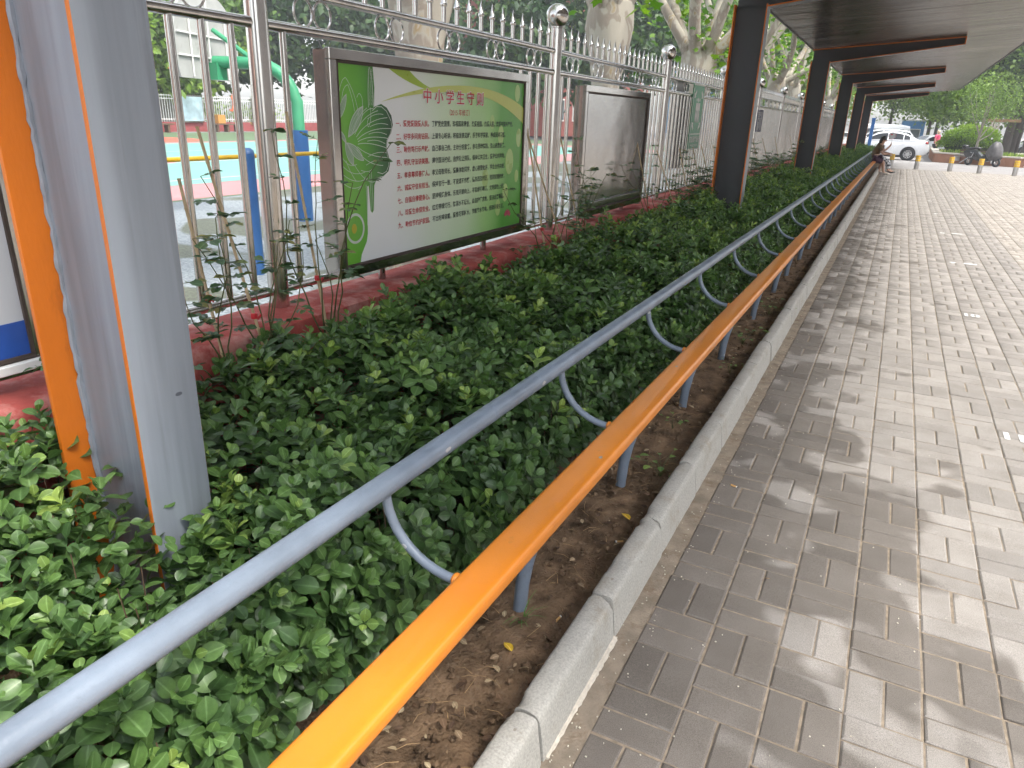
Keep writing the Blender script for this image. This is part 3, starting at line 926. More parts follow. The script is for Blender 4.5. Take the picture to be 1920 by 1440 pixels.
# seedlings in the bare soil
def seedling(loc, n, label, s=1.0):
    e = empty('seedling', loc, random.uniform(0, 6), label, 'seedling')
    st = MB(); P = []; D = []; Nn = []; L = []
    for k in range(n):
        a = k * 2.4; r = .02 + .008 * k; zz = (.035 + .012 * (k % 4)) * s
        tip = (r * math.cos(a) * s, r * math.sin(a) * s, zz)
        st.tube([(0, 0, -.01), (tip[0] * .4, tip[1] * .4, zz * .8), tip], .001, 4, False)
        P.append(tip); D.append((math.cos(a), math.sin(a), .1)); Nn.append((-.2 * math.cos(a), -.2 * math.sin(a), 1)); L.append(random.uniform(.022, .036) * s)
    st.build('stem', m_stem, e)
    cloud('leaves', np.array(P), np.array(D, float), np.array(Nn, float), np.array(L), LEAF_NEAR, m_hedge, e, RNG.uniform(.45, .8, n))
seedling((-.235, 1.45, .04), 12, 'small green seedling on the soil beyond the second bench leg', 1.25)
seedling((-.33, 2.0, .04), 7, 'small green seedling on the soil under the orange rail before the third bench leg')
seedling((-.25, 3.05, .04), 9, 'seedling on the soil near the kerb between third and fourth bench legs', 1.1)
seedling((-.27, 4.75, .04), 14, 'leafy seedling beside the fifth bench leg', 1.5)
seedling((-.30, 3.75, .04), 12, 'leafy seedling on the soil beyond the fourth bench leg', 1.5)
gr = MB()
for k in range(9):
    a = random.uniform(0, 6.28); l = random.uniform(.06, .13); ca, sa = math.cos(a), math.sin(a)
    bx0, by0 = -.335 + .012 * ca, .26 + .012 * sa
    w_ = .0028
    pts = [(bx0 + l * f * .75 * ca * f, by0 + l * f * .75 * sa * f, .03 + l * (1.1 * f - .6 * f * f)) for f in (0, .3, .6, .85, 1)]
    vs = []
    for q, p in enumerate(pts):
        ww = w_ * (1 - .9 * q / 4); vs += [(p[0] - sa * ww, p[1] + ca * ww, p[2]), (p[0] + sa * ww, p[1] - ca * ww, p[2])]
    gr.add(vs, [(2 * q, 2 * q + 1, 2 * q + 3, 2 * q + 2) for q in range(4)])
tag(gr.build('grass_tuft', pmat('grass_blade', (.10, .20, .04), .5)), 'tuft of grass blades at the foot of the nearest bench leg', 'grass')

# ================================================================== NOTICE BOARDS AND SIGNS ON THE FENCE
def poly_sheet(pts, x, name, mat, parent, h=.0006):
    mb = MB(); mb.prism(pts, h, 'x', x)
    return mb.build(name, mat, parent)
def ribbon(mb, pts, w, x):
    pts = [Vector((0, p[0], p[1])) for p in pts]
    L_, R_ = [], []
    for i, p in enumerate(pts):
        t = (pts[min(i + 1, len(pts) - 1)] - pts[max(i - 1, 0)]).normalized()
        nrm = Vector((0, -t.z, t.y)) * (w / 2)
        L_.append((x, p.y + nrm.y, p.z + nrm.z)); R_.append((x, p.y - nrm.y, p.z - nrm.z))
    n = len(pts)
    mb.add(L_ + R_, [(i, i + 1, n + i + 1, n + i) for i in range(n - 1)])
def bez(p0, p1, p2, n=10):
    return [((1 - t) ** 2 * p0[0] + 2 * t * (1 - t) * p1[0] + t * t * p2[0], (1 - t) ** 2 * p0[1] + 2 * t * (1 - t) * p1[1] + t * t * p2[1]) for t in np.linspace(0, 1, n)]
def cabinet(parent, y0, y1, z0, z1, depth=.075, fr=.048):
    """steel show case: body, four frame bars, dark inner lip; local x=0 is the front"""
    cy, cz = (y0 + y1) / 2, (z0 + z1) / 2
    MB().box((-depth / 2 - .012, cy, cz), (depth, y1 - y0 - .01, z1 - z0 - .01), bev=.004).build('cabinet_body', m_steel2, parent)
    for nm, c, s in (('frame_bar', (0, cy, z1 - fr / 2), (.03, y1 - y0, fr)), ('frame_bar', (0, cy, z0 + fr / 2), (.03, y1 - y0, fr)),
                     ('frame_bar', (0, y0 + fr / 2, cz), (.0296, fr, z1 - z0 - 2 * fr)), ('frame_bar', (0, y1 - fr / 2, cz), (.0296, fr, z1 - z0 - 2 * fr))):
        MB().box(c, s, bev=.003).build(nm, m_steel2, parent)
    lip = MB()
    for c, s in (((.004, cy, z1 - fr - .006), (.02, y1 - y0 - 2 * fr, .012)), ((.004, cy, z0 + fr + .006), (.02, y1 - y0 - 2 * fr, .012)),
                 ((.004, y0 + fr + .005, cz), (.02, .010, z1 - z0 - 2 * fr - .025)), ((.004, y1 - fr - .005, cz), (.02, .010, z1 - z0 - 2 * fr - .025))):
        lip.box(c, s)
    lip.build('seal', pmat('dark_seal' + str(len(MATS)), (.07, .05, .04), .7), parent)
    for y in (y0 + (y1 - y0) * .22, y0 + (y1 - y0) * .78):
        MB().cyl((-.075, y, .655 - parent.location.z), (-.075, y, z0 + .01), .02, n=10).build('foot', m_steel2, parent, True)

# ---- board with the printed rules
B1 = empty('notice_board', (-1.888, 1.325, .78), 0, 'large steel notice board with green lotus poster of printed pupil rules', 'notice board')
cabinet(B1, -.03, 1.99, -.038, 1.004)
m_p, nt, bs = nodes('poster_print')
L = nt.links.new
tc = N_(nt, 'ShaderNodeTexCoord'); sx = N_(nt, 'ShaderNodeSeparateXYZ'); L(tc.outputs['Object'], sx.inputs[0])
mu = N_(nt, 'ShaderNodeMapRange'); mu.inputs[1].default_value = .4; mu.inputs[2].default_value = 1.95; L(sx.outputs[1], mu.inputs[0])
nz = N_(nt, 'ShaderNodeTexNoise', i_Scale=1.8, i_Detail=1.0); L(tc.outputs['Object'], nz.inputs['Vector'])
ma = N_(nt, 'ShaderNodeMath', operation='MULTIPLY_ADD'); L(nz.outputs['Fac'], ma.inputs[0]); ma.inputs[1].default_value = .35; L(mu.outputs[0], ma.inputs[2])
rp = ramp(nt, [(.22, (.82, .84, .85)), (.55, (.66, .80, .58)), (.85, (.36, .64, .22)), (1.0, (.12, .42, .06))]); L(ma.outputs[0], rp.inputs['Fac'])
L(rp.outputs[0], bs.inputs['Base Color']); bs.inputs['Roughness'].default_value = .3
m_pg, nt, bs = nodes('poster_green')
L = nt.links.new
tc = N_(nt, 'ShaderNodeTexCoord'); sx = N_(nt, 'ShaderNodeSeparateXYZ'); L(tc.outputs['Object'], sx.inputs[0])
mu = N_(nt, 'ShaderNodeMapRange'); mu.inputs[1].default_value = .05; mu.inputs[2].default_value = .43; L(sx.outputs[1], mu.inputs[0])
rp = ramp(nt, [(0, (.18, .50, .05)), (.35, (.13, .43, .04)), (.75, (.025, .16, .03)), (1, (.008, .055, .02))]); L(mu.outputs[0], rp.inputs['Fac'])
L(rp.outputs[0], bs.inputs['Base Color']); bs.inputs['Roughness'].default_value = .3
m_lime = pmat('poster_lime', (.35, .50, .03), .3, var=.03)
m_yel = pmat('poster_yellow', (.55, .60, .14), .3, var=.03)
m_pale = pmat('poster_pale', (.62, .68, .62), .35, var=.03)
m_petal = pmat('poster_petal', (.27, .44, .25), .35, var=.03)
m_pshadow = pmat('poster_dark', (.05, .14, .06), .4, var=.03)
PW, PH = 1.94, .955
MB().prism([(.018, .010), (PW, .010), (PW, PH), (.018, PH)], .002, 'x', .001).build('poster', m_p, B1)
band = [(.019, .011), (.136, .011), (.15, .06), (.195, .12), (.206, .16), (.216, .39), (.228, .394), (.236, .27), (.248, .258), (.262, .27), (.272, .391), (.30, .43), (.35, .432), (.395, .455), (.41, .49), (.40, .53), (.385, .565),
        (.392, .605), (.425, .64), (.443, .68), (.432, .725), (.395, .762), (.35, .778), (.31, .768), (.292, .763), (.300, .85), (.292, .945), (.019, .953)]
poly_sheet([(a, b) for a, b in band], .0034, 'green_band', m_pg, B1)
poly_sheet(bez((.40, .954), (.60, .862), (.96, .842)) + bez((.96, .842), (.70, .872), (.585, .954)), .0034, 'lime_swoosh', m_lime, B1)
up = bez((.347, .788), (.9, .93), (1.45, .888)) + bez((1.45, .888), (1.75, .86), (PW - .001, .79))[1:]
dn = bez((PW - .001, .69), (1.6, .84), (1.25, .856)) + bez((1.25, .856), (.8, .87), (.347, .788))[1:-1]
poly_sheet(up + dn, .0046, 'yellow_swoosh', m_yel, B1)
# white line drawing of lotus leaf and flower
ln = MB(); XL = .0058
C0 = (.075, .60)
for a, l, cv in ((58, .30, .04), (44, .34, .05), (30, .37, .05), (16, .365, .04), (4, .33, .03), (-9, .31, .02), (-22, .33, -.03), (-34, .33, -.05)):
    e = (C0[0] + l * math.cos(R(a)) * 1.0, C0[1] + l * math.sin(R(a)) * .62)
    mid = ((C0[0] + e[0]) / 2, (C0[1] + e[1]) / 2 + cv)
    ribbon(ln, bez((C0[0] + .08 * math.cos(R(a)), C0[1] + .05 * math.sin(R(a))), mid, e, 12), .0028, XL)
    e2 = (C0[0] + l * .96 * math.cos(R(a + 6)), C0[1] + l * .96 * math.sin(R(a + 6)) * .62)
    ribbon(ln, bez(mid, ((mid[0] + e2[0]) / 2, (mid[1] + e2[1]) / 2 + .02), e2, 8), .0024, XL)
edge = [(.275, .745), (.31, .765), (.35, .765), (.39, .745), (.425, .70), (.432, .67), (.415, .635), (.385, .605), (.378, .565), (.392, .52), (.398, .485), (.375, .455), (.34, .445), (.30, .455)]
ribbon(ln, edge, .0032, XL)
for (p0, p1, p2) in (((.03, .80), (.05, .88), (.085, .885)), ((.085, .885), (.15, .83), (.17, .72)), ((.05, .78), (.06, .85), (.10, .855)), ((.10, .855), (.13, .80), (.14, .74)), ((.16, .80), (.18, .84), (.20, .80)), ((.20, .80), (.205, .77), (.195, .74)),
                     ((.03, .50), (.10, .44), (.20, .46)), ((.03, .46), (.12, .40), (.22, .43)), ((.03, .42), (.10, .37), (.18, .40)), ((.03, .54), (.08, .48), (.14, .50)), ((.06, .52), (.09, .46), (.13, .42)), ((.12, .50), (.2, .40), (.28, .41)), ((.17, .47), (.24, .45), (.27, .48)), ((.2, .44), (.18, .39), (.14, .38)),
                     ((.235, .46), (.24, .38), (.240, .27)), ((.250, .46), (.252, .38), (.254, .27)), ((.205, .40), (.208, .30), (.204, .20)), ((.26, .76), (.27, .70), (.24, .67)), ((.24, .67), (.225, .69), (.245, .71))):
    ribbon(ln, bez(p0, p1, p2, 9), .0026, XL)
for k in range(10):       # reed column
    z = .77 + .0165 * k
    for y in (.253, .266, .278):
        ribbon(ln, [(y, z), (y + .006, z + .008), (y, z + .014)], .0024, XL)
ribbon(ln, bez((.247, .76), (.243, .87), (.262, .94)), .003, XL); ribbon(ln, bez((.286, .76), (.288, .87), (.266, .94)), .003, XL)
def petal(a, b, w, nm):
    d = Vector((b[0] - a[0], b[1] - a[1])); n_ = Vector((-d.y, d.x)) * w
    s1 = bez(a, (a[0] + d.x * .55 + n_.x, a[1] + d.y * .55 + n_.y), b, 9); s2 = bez(b, (a[0] + d.x * .55 - n_.x, a[1] + d.y * .55 - n_.y), a, 9)
    poly_sheet(s1 + s2[1:-1], .0046, 'petal', m_petal, B1)
    ribbon(ln, s1 + s2[1:], .0034, XL)
    for t in (-.5, 0, .5):
        ribbon(ln, bez(a, (a[0] + d.x * .55 + n_.x * t, a[1] + d.y * .55 + n_.y * t), b, 7), .0014, XL)
petal((.085, .625), (.205, .765), .32, 'petal'); petal((.062, .605), (.115, .495), .34, 'petal'); petal((.075, .60), (.195, .515), .30, 'petal'); petal((.022, .70), (.085, .815), .25, 'petal'); petal((.022, .66), (.07, .60), .25, 'petal')
ln.build('line_drawing', m_pale, B1)
def annulus(c, r0, r1, x, name, mat, n=32, sy=1.0):
    mb = MB(); vs = []
    for r in (r0, r1):
        for k in range(n):
            a = 2 * PI * k / n; vs.append((x, c[0] + r * math.cos(a) * sy, c[1] + r * math.sin(a)))
    mb.add(vs, [(k, (k + 1) % n, n + (k + 1) % n, n + k) for k in range(n)])
    mb.build(name, mat, B1)
annulus((.108, .195), .062, .075, XL, 'ring_print', m_pale, sy=.95)
poly_sheet([(.10 + .019 * math.cos(t), .195 + .024 * math.sin(t)) for t in np.linspace(0, 6.1, 20)], .0046, 'dot_print', pmat('poster_ochre', (.50, .45, .03), .3), B1)
# soft pale discs
m_bok = pmat('poster_bokeh', (.42, .62, .20), .3, var=.05)
for (u, v, r) in ((1.62, .62, .05), (1.75, .45, .07), (1.70, .25, .05), (1.5, .70, .035), (1.88, .60, .05), (1.86, .35, .035), (1.42, .36, .05), (1.6, .16, .045), (1.84, .88, .045)):
    poly_sheet([(u + r * .8 * math.cos(t), v + r * 1.2 * math.sin(t)) for t in np.linspace(0, 6, 18)], .0034, 'disc_print', m_bok, B1, .0004)
RT = (PI / 2, 0, PI / 2)
def ptext(body, u, v, size, mat, name='lettering', align='LEFT', bold=0., sx=1.0, x=.0062):
    return tag(link(name, text_mesh(body, size, name, mat, align, bold, 0, sx), B1, (x, u, v), RT), kind='stuff')
ptext('中 小 学 生 守 则', .715, .800, .078, m_white, bold=.004, sx=1.16, x=.0058)
ptext('中 小 学 生 守 则', .715, .800, .078, m_ink_red, bold=.0008, sx=1.16, x=.0066)
ptext('（2015 年修订）', 1.10, .735, .038, m_ink_red, align='CENTER')
RULES = [('一、', '爱党爱国爱人民', '。', '了解党史国情，珍视国家荣誉，热爱祖国，热爱人民，热爱中国共产党。'),
         ('二、', '好学多问肯钻研', '。', '上课专心听讲，积极发表见解，乐于科学探索，养成阅读习惯。'),
         ('三、', '勤劳笃行乐奉献', '。', '自己事自己做，主动分担家务，参与劳动实践，热心志愿服务。'),
         ('四、', '明礼守法讲美德', '。', '遵守国法校纪，自觉礼让排队，保持公共卫生，爱护公共财物。'),
         ('五、', '孝亲尊师善待人', '。', '孝父母敬师长，爱集体助同学，虚心接受批评，学会合作共处。'),
         ('六、', '诚实守信有担当', '。', '保持言行一致，不说谎不作弊，借东西及时还，做到知错就改。'),
         ('七、', '自强自律健身心', '。', '坚持锻炼身体，乐观开朗向上，不吸烟不喝酒，文明绿色上网。'),
         ('八、', '珍爱生命保安全', '。', '红灯停绿灯行，防溺水不玩火，会自护懂求救，坚决远离毒品。'),
         ('九、', '勤俭节约护家园', '。', '不比吃喝穿戴，爱惜花草树木，节粮节水节电，低碳环保生活。')]
for k, (a, b, c, d) in enumerate(RULES):
    v = .675 - .0650 * k; s = .034
    ptext(a + b + c, .465, v, s, m_ink_red, bold=.0005, sx=.97)
    nch = len(d); wd = 1.80 if k == 0 else 1.70
    ptext(d, .80, v, s, m_ink_dark, bold=.0005, sx=(wd - .80) / (nch * s))
lot = MB()
for a in (-70, -40, -12, 18, 48, 78):
    d = (math.sin(R(a)), math.cos(R(a)))
    p = (1.735 + .012 * d[0], .095)
    q = (1.735 + .05 * d[0], .095 + .045 * d[1])
    n_ = (-d[1] * .014, d[0] * .014)
    lot.prism([p, ((p[0] + q[0]) / 2 + n_[0], (p[1] + q[1]) / 2 + n_[1]), q, ((p[0] + q[0]) / 2 - n_[0], (p[1] + q[1]) / 2 - n_[1])], .0005, 'x', .0062 + .0003 * (a % 5))
lot.build('flower_print', pmat('poster_pink', (.72, .13, .20), .4, var=.3, vscale=60), B1)

# ---- empty polished board
B2 = empty('notice_board', (-1.90, 4.42, .74), 0, 'empty polished steel notice board reflecting the walkway, right of the lotus poster', 'notice board')
cabinet(B2, -.03, 1.72, -.035, 1.03, fr=.05)
MB().prism([(.035, .03), (1.655, .03), (1.655, .965), (.035, .965)], .002, 'x', .001).build('backing_panel', m_mirror, B2)
MB().box((.022, .81, .075), (.012, 1.6, .02), bev=.002).build('lower_rail', m_steel, B2)

# ---- board half hidden by the nearest column
B3 = empty('notice_board', (-1.90, -1.95, .76), 0, 'white notice board with blue lower band behind the nearest column', 'notice board')
cabinet(B3, -.02, 1.83, -.05, 1.03, fr=.05)
MB().prism([(.03, .0), (1.78, .0), (1.78, .965), (.03, .965)], .002, 'x', .001).build('poster', pmat('poster_white', (.62, .63, .66), .25, var=.08, vscale=2), B3)
MB().prism([(.03, .010), (1.78, .010), (1.78, .12), (.03, .10)], .001, 'x', .0034).build('blue_band', pmat('poster_blue', (.03, .10, .42), .3, var=.1), B3)
tx = MB()
for k in range(7):
    z = .62 - .055 * k
    u = .2
    while u < 1.72:
        w = random.uniform(.016, .022)
        if random.random() < .93 and not (k in (3, 5) and u < .9): tx.box((.0038, u, z), (.0006, w, .016)); 
        u += .027
tag(tx.build('lettering', pmat('faint_ink', (.16, .16, .18), .5), B3), kind='stuff')
MB().box((.02, .9, -.02), (.02, 1.8, .03), bev=.003).build('lower_rail', m_white, B3)

# ---- green shelter sign
S1 = empty('hanging_sign', (-1.965, 8.14, 1.17), 0, 'green and white emergency shelter sign hung on the fence', 'sign')
m_sg = pmat('sign_green', (.035, .27, .12), .35, var=.04); 
MB().box((0, .275, .39), (.012, .55, .78), bev=.002).build('panel', m_sg, S1)
fr_ = MB()
for c, s in (((.0075, .275, .775), (.002, .55, .012)), ((.0075, .275, .006), (.002, .55, .012)), ((.0075, .006, .39), (.002, .012, .755)), ((.0075, .544, .39), (.002, .012, .755)), ((.0075, .275, .19), (.002, .52, .010))):
    fr_.box(c, s)
fr_.build('border', m_white, S1)
sy_ = MB()
for (y, z, a) in ((.10, .66, -45), (.45, .66, 45), (.10, .29, -135), (.45, .29, 135)):
    ca, sa = math.cos(R(a)), math.sin(R(a))
    sy_.prism([(y + p * ca - q * sa, z + p * sa + q * ca) for p, q in ((-.018, .06), (.018, .06), (.018, -.005), (.045, -.005), (0, -.06), (-.045, -.005), (-.018, -.005))], .001, 'x', .0072)
for (dy, s) in ((0, 1.0), (-.075, .72), (.075, .72)):      # running figures
    cy = .275 + dy
    sy_.prism([(cy + .028 * s * math.cos(t), .60 + .028 * s * math.sin(t)) for t in np.linspace(0, 6, 12)], .001, 'x', .0072)
    sy_.prism([(cy - .035 * s, .565), (cy + .035 * s, .565), (cy + .05 * s, .48), (cy + .025 * s, .47), (cy + .05 * s, .33), (cy + .02 * s, .33), (cy, .42), (cy - .03 * s, .33), (cy - .055 * s, .34), (cy - .025 * s, .47), (cy - .05 * s, .49)], .001, 'x', .0072 + .0012 * (s < 1) )
sy_.build('symbol', m_white, S1)
tag(link('lettering', text_mesh('应急避难场所', .082, 'lettering', m_white, 'CENTER', .001), S1, (.0085, .275, .095), RT), kind='stuff')
tag(link('lettering', text_mesh('EMERGENCY SHELTER', .036, 'lettering', m_white, 'CENTER'), S1, (.0085, .275, .04), RT), kind='stuff')

# ---- dark blue sign farther on
S2 = empty('hanging_sign', (-1.965, 12.96, 1.36), 0, 'dark blue sign with small white vertical lines of text on the fence', 'sign')
MB().box((0, .27, .19), (.012, .54, .38), bev=.002).build('panel', pmat('sign_blue', (.05, .05, .12), .4, var=.05), S2)
tx = MB()
for u in (.13, .27, .41):
    for q in range(9):
        if random.random() < .85: tx.box((.0066, u, .33 - .035 * q), (.0012, .05, .022))
tag(tx.build('lettering', m_white, S2), kind='stuff')
# grey sheets tied behind the fence and behind the wall
S3 = empty('grey_sheet', (-2.06, 7.55, .95), 0, 'plain grey panel fixed behind the fence bars beside the green sign', 'panel')
MB().box((0, .35, .52), (.01, .7, 1.04), bev=.002).build('sheet', pmat('grey_sheet', (.32, .33, .33), .6), S3)
MB().box((.008, .35, 1.02), (.01, .7, .02)).build('top_edge', m_steel2, S3)

# ================================================================== CLIMBING ROSES ON BAMBOO STAKES
m_rose = leafmat('rose_leaf', (.05, .10, .04), (.09, .18, .07), (.26, .24, .07), .5, .2, .4)
def rose(base, top, label, nleaf, spread, tie=None, seed=0, ext=True):
    rd = random.Random(seed); e = empty('rose_bush', base, 0, label, 'rose', 'young roses tied to stakes along the fence')
    b, t = Vector((0, 0, 0)), Vector(top) - Vector(base)
    if ext: b = b - t * .28
    k = 9; pts = [b.lerp(t, i / k) for i in range(k + 1)]
    st = MB()
    for i in range(k):
        a, c = pts[i], pts[i + 1]
        st.tube([a, a.lerp(c, .06), a.lerp(c, .94), c], [.0082, .0062, .0062, .0082], 7)
    st.build('bamboo_stake', m_bamboo, e, True)
    P, D, Nn, Lg, T = [], [], [], [], []
    cn = MB()
    H = t.length
    for s in range(5):
        q = Vector((rd.uniform(-.01, .02), rd.uniform(-.02, .02), -.1)); pth = [q.copy()]
        dirv = Vector((rd.uniform(-.1, .25), rd.uniform(-1, 1) * spread * 2.2, 1)).normalized()
        n = rd.randint(6, 10)
        for i in range(n):
            dirv = (dirv + Vector((rd.uniform(-.15, .15), rd.uniform(-.3, .3) * (1 + spread), rd.uniform(-.2, .12)))).normalized()
            q = q + dirv * H * .105; pth.append(q.copy())
            if i > 2:
                for _ in range(max(1, int(nleaf / 18))):
                    a = rd.uniform(0, 6.28); tw_ = Vector((math.cos(a), math.sin(a), rd.uniform(-.2, .5))).normalized()
                    l = rd.uniform(.03, .08); r0 = q + tw_ * l
                    cn.tube([q, r0], [.0012, .0008], 3, False)
                    for m in range(5):           # five leaflets
                        f = .35 + .65 * m / 4; pp = q + tw_ * l * f
                        sd = tw_.cross(Vector((0, 0, 1))).normalized() * (1 if m % 2 else -1)
                        dd = (sd + tw_ * (.6 if m < 4 else 4)).normalized()
                        P.append(pp); D.append(dd); Nn.append(Vector((rd.gauss(0, .35), rd.gauss(0, .35), 1))); Lg.append(rd.uniform(.030, .052)); T.append(rd.random() ** 1.6)
        cn.tube(pth, [.0042 - .003 * i / len(pth) for i in range(len(pth))], 5, False)
    cn.build('canes', m_stem, e)
    cloud('leaves', np.array(P), np.array(D), np.array(Nn), np.array(Lg), LEAF_MID, m_rose, e, np.array(T))
    for f in (tie or []):
        c = b.lerp(t, f); mb = MB(); mb.lathe([(.013, -.011), (.014, 0), (.013, .011)], 10, c)
        mb.box(c + Vector((.012, .016, -.006)), (.003, .03, .012), (.3, 0, .3)); mb.build('red_tie', m_redtape, e)
rose((-1.70, .41, .52), (-1.93, .482, 1.267), 'bamboo staked rose just right of the nearest column', 40, .22, (.55, .12), 1)
rose((-1.70, .614, .55), (-1.94, .600, 1.45), 'bamboo staked rose in front of the first fence post', 30, .08, (.38,), 2)
rose((-1.70, .983, .58), (-1.94, 1.076, 1.51), 'bamboo staked rose left of the lotus notice board', 16, .0, (.42,), 3)
rose((-1.70, 3.35, .55), (-1.94, 3.44, 1.441), 'sparse rose on an upright stake between the two large boards', 16, .25, (.4,), 4)
rose((-1.70, 3.70, .55), (-1.94, 3.40, 1.459), 'rose on a slanting stake in front of the second fence post', 24, .35, None, 5)
rose((-1.70, 4.05, .55), (-1.94, 4.05, 1.362), 'leafy rose at the left edge of the empty steel board', 40, .4, (.3,), 6)
rose((-1.70, 5.95, .52), (-1.94, 5.86, 1.45), 'rose on a stake right of the empty steel board', 26, .3, (.35,), 7)
for k, y in enumerate((6.9, 7.5, 8.2, 8.8, 9.3)):
    rose((-1.68, y, .5), (-1.94, y + random.uniform(-.2, .2), 1.2), ('rose below the third fence post', 'rose left of the green shelter sign', 'rose under the green shelter sign', 'dense rose right of the green shelter sign', 'dense rose at the left edge of the second column')[k], 60 + 20 * k, .5, (.3,), 20 + k)
for k, y in enumerate((11.4, 12.6, 13.8, 15.2, 17.5, 19.5, 22)):
    rose((-1.68, y, .5), (-1.93, y + random.uniform(-.2, .2), 1.25), ('rose by the fence right behind the second column', 'rose in front of the dark blue sign', 'rose just right of the dark blue sign', 'rose by the fence midway between second and third columns', 'rose by the fence left of the third column', 'rose by the fence behind the third column', 'rose by the fence between third and fourth columns')[k], 90, .55, None, 40 + k)

# ================================================================== PLAYGROUND BEHIND THE FENCE
PZ = .10
m_pgd, nt, bs = nodes('rubber_ground')
L = nt.links.new
vec = pos_vec(nt)
n1 = N_(nt, 'ShaderNodeTexNoise', i_Scale=.55, i_Detail=1.5, i_Distortion=.6); L(vec, n1.inputs['Vector'])
n2 = N_(nt, 'ShaderNodeTexNoise', i_Scale=45.0, i_Detail=4.0); L(vec, n2.inputs['Vector'])
sp = ramp(nt, [(.46, (.11, .12, .085)), (.49, (.25, .28, .295))]); L(n1.outputs['Fac'], sp.inputs['Fac'])
s2 = ramp(nt, [(.35, (.6, .6, .6)), (.65, (1.25, 1.25, 1.25))]); L(n2.outputs['Fac'], s2.inputs['Fac'])
mx = N_(nt, 'ShaderNodeMix', data_type='RGBA', blend_type='MULTIPLY'); mx.inputs[0].default_value = 1
L(sp.outputs[0], mx.inputs[6]); L(s2.outputs[0], mx.inputs[7]); L(mx.outputs[2], bs.inputs['Base Color'])
bs.inputs['Roughness'].default_value = .6
tag(MB().sheet(-60, -2.105, -30, 44, PZ).build('playground', m_pgd), kind='structure')
m_teal = pmat('court_teal', (.17, .37, .325), .55, var=.08, vscale=1.5)
m_pink = pmat('court_pink', (.44, .20, .20), .6, var=.1, vscale=1.5)
m_cgrn = pmat('court_green', (.12, .18, .10), .6, var=.12, vscale=1)
m_line = pmat('court_line', (.72, .72, .7), .6)
m_cred = pmat('court_red', (.58, .13, .09), .6, var=.08)
court = tag(MB().sheet(-32.2, -9.3, -25, 40, PZ + .004).build('sports_court', m_cgrn), kind='structure')
MB().sheet(-24.3, -9.4, -12, 34, PZ + .008).build('pink_border', m_pink, court)
MB().sheet(-23.6, -11.2, -10, 32, PZ + .012).build('teal_field', m_teal, court)
kd = MB(); kd.sheet(-19.5, -15.6, 3, 11.5, PZ + .016); kd.build('key_area', m_pink, court)
wl = MB()
for x in (-19.5, -17.2, -15.6, -11.9): wl.sheet(x, x + .07, 2, 24, PZ + .020)
wl.build('court_lines', m_line, court)
wl = MB(); wl.torus((-14.5, 17.2, PZ + .02), 1.0, .05, 40, 4, 'z'); wl.build('court_ring', m_line, court)
wl = MB(); wl.lathe([(2.2, 0), (2.2, .004)], 40, (-26.8, 19.0, PZ + .006)); wl.build('red_circle', m_cred, court)

m_blue = pmat('blue_paint', (.03, .11, .29), .4, var=.1, coat=.2)
m_yellow = pmat('yellow_paint', (.62, .38, .02), .4, var=.1)
m_green = pmat('green_paint', (.05, .30, .15), .4, var=.1)
def hbar(x, ys, hs, zb, label):
    e = empty('horizontal_bar', (x, ys[0], PZ), 0, label, 'exercise bar')
    for y, h in zip(ys, hs):
        MB().lathe([(.06, 0), (.06, h - .05), (.062, h - .05), (.055, h - .02), (.03, h)], 14, (0, y - ys[0], 0)).build('post', m_blue, e, True)
        MB().torus((0, y - ys[0], zb), .03, .012, 10, 5, 'y').build('clamp', m_blue, e, True)
    for a_, b_ in zip(ys[:-1], ys[1:]):
        MB().cyl((0, a_ - ys[0] + .05, zb), (0, b_ - ys[0] - .05, zb), .019, n=10).build('bar', m_yellow, e, True)
hbar(-4.52, (.7, 3.27, 5.6), (1.09, 1.09, 1.09), 1.02, 'blue posts with yellow horizontal bars seen beside the first fence post')
hbar(-4.6, (6.9, 8.5), (1.45, 1.45), 1.35, 'taller blue exercise posts between the two large notice boards')
# basketball stand
hp = empty('basketball_hoop', (-6.5, 6.05, PZ), 0, 'basketball hoop with green goose neck pole and blue pad behind the lotus board', 'basketball hoop')
MB().cyl((0, 0, 0), (0, 0, 1.15), .11, n=18).build('pad', m_blue, hp, True)
arm = [(0, 0, 0), (0, 0, 1.5)] + [(-.02 - .5 * (1 - math.cos(t)), -.5 * (1 - math.cos(t)) * .35, 1.45 + .48 * math.sin(t)) for t in np.linspace(.15, PI / 2, 8)] + [(-1.02, -.34, 1.93)]
MB().tube(arm, .075, 14).build('goose_neck', m_green, hp, True)
MB().tube([(-.45, -.15, 1.92), (-1.0, -.34, 2.3)], .03, 8).build('brace', m_green, hp, True)

fan = [(-.72, 0), (.72, 0), (.82, .25), (.78, .52)] + [(.72 * math.cos(t), .62 + .40 * math.sin(t)) for t in np.linspace(.15, PI - .15, 12)] + [(-.78, .52), (-.82, .25)]
nrm = Vector((-.93, -.36, 0)).normalized(); tn = Vector((-nrm.y, nrm.x, 0))
c = Vector((-1.08, -.36, 1.72))
def bpt(u, v, d=0): return c + tn * u + Vector((0, 0, v)) + nrm * d
mb = MB(); n = len(fan)
mb.add([bpt(u, v, 0) for u, v in fan] + [bpt(u, v, .03) for u, v in fan], [tuple(range(n - 1, -1, -1)), tuple(range(n, 2 * n))] + [(i, (i + 1) % n, (i + 1) % n + n, i + n) for i in range(n)])
mb.build('backboard', pmat('backboard_white', (.45, .46, .44), .6, var=.1, vscale=4, dirt=((.2, .19, .17), 5, .6, .8)), hp)
rb = MB()
for u in (-.45, 0, .45): rb.tube([bpt(u, .02, -.015), bpt(u, .98 - abs(u) * .5, -.015)], .012, 5)
for v in (.25, .5, .75): rb.tube([bpt(-.74, v, -.015), bpt(.74, v, -.015)], .012, 5)
rb.build('backboard_ribs', m_white, hp)
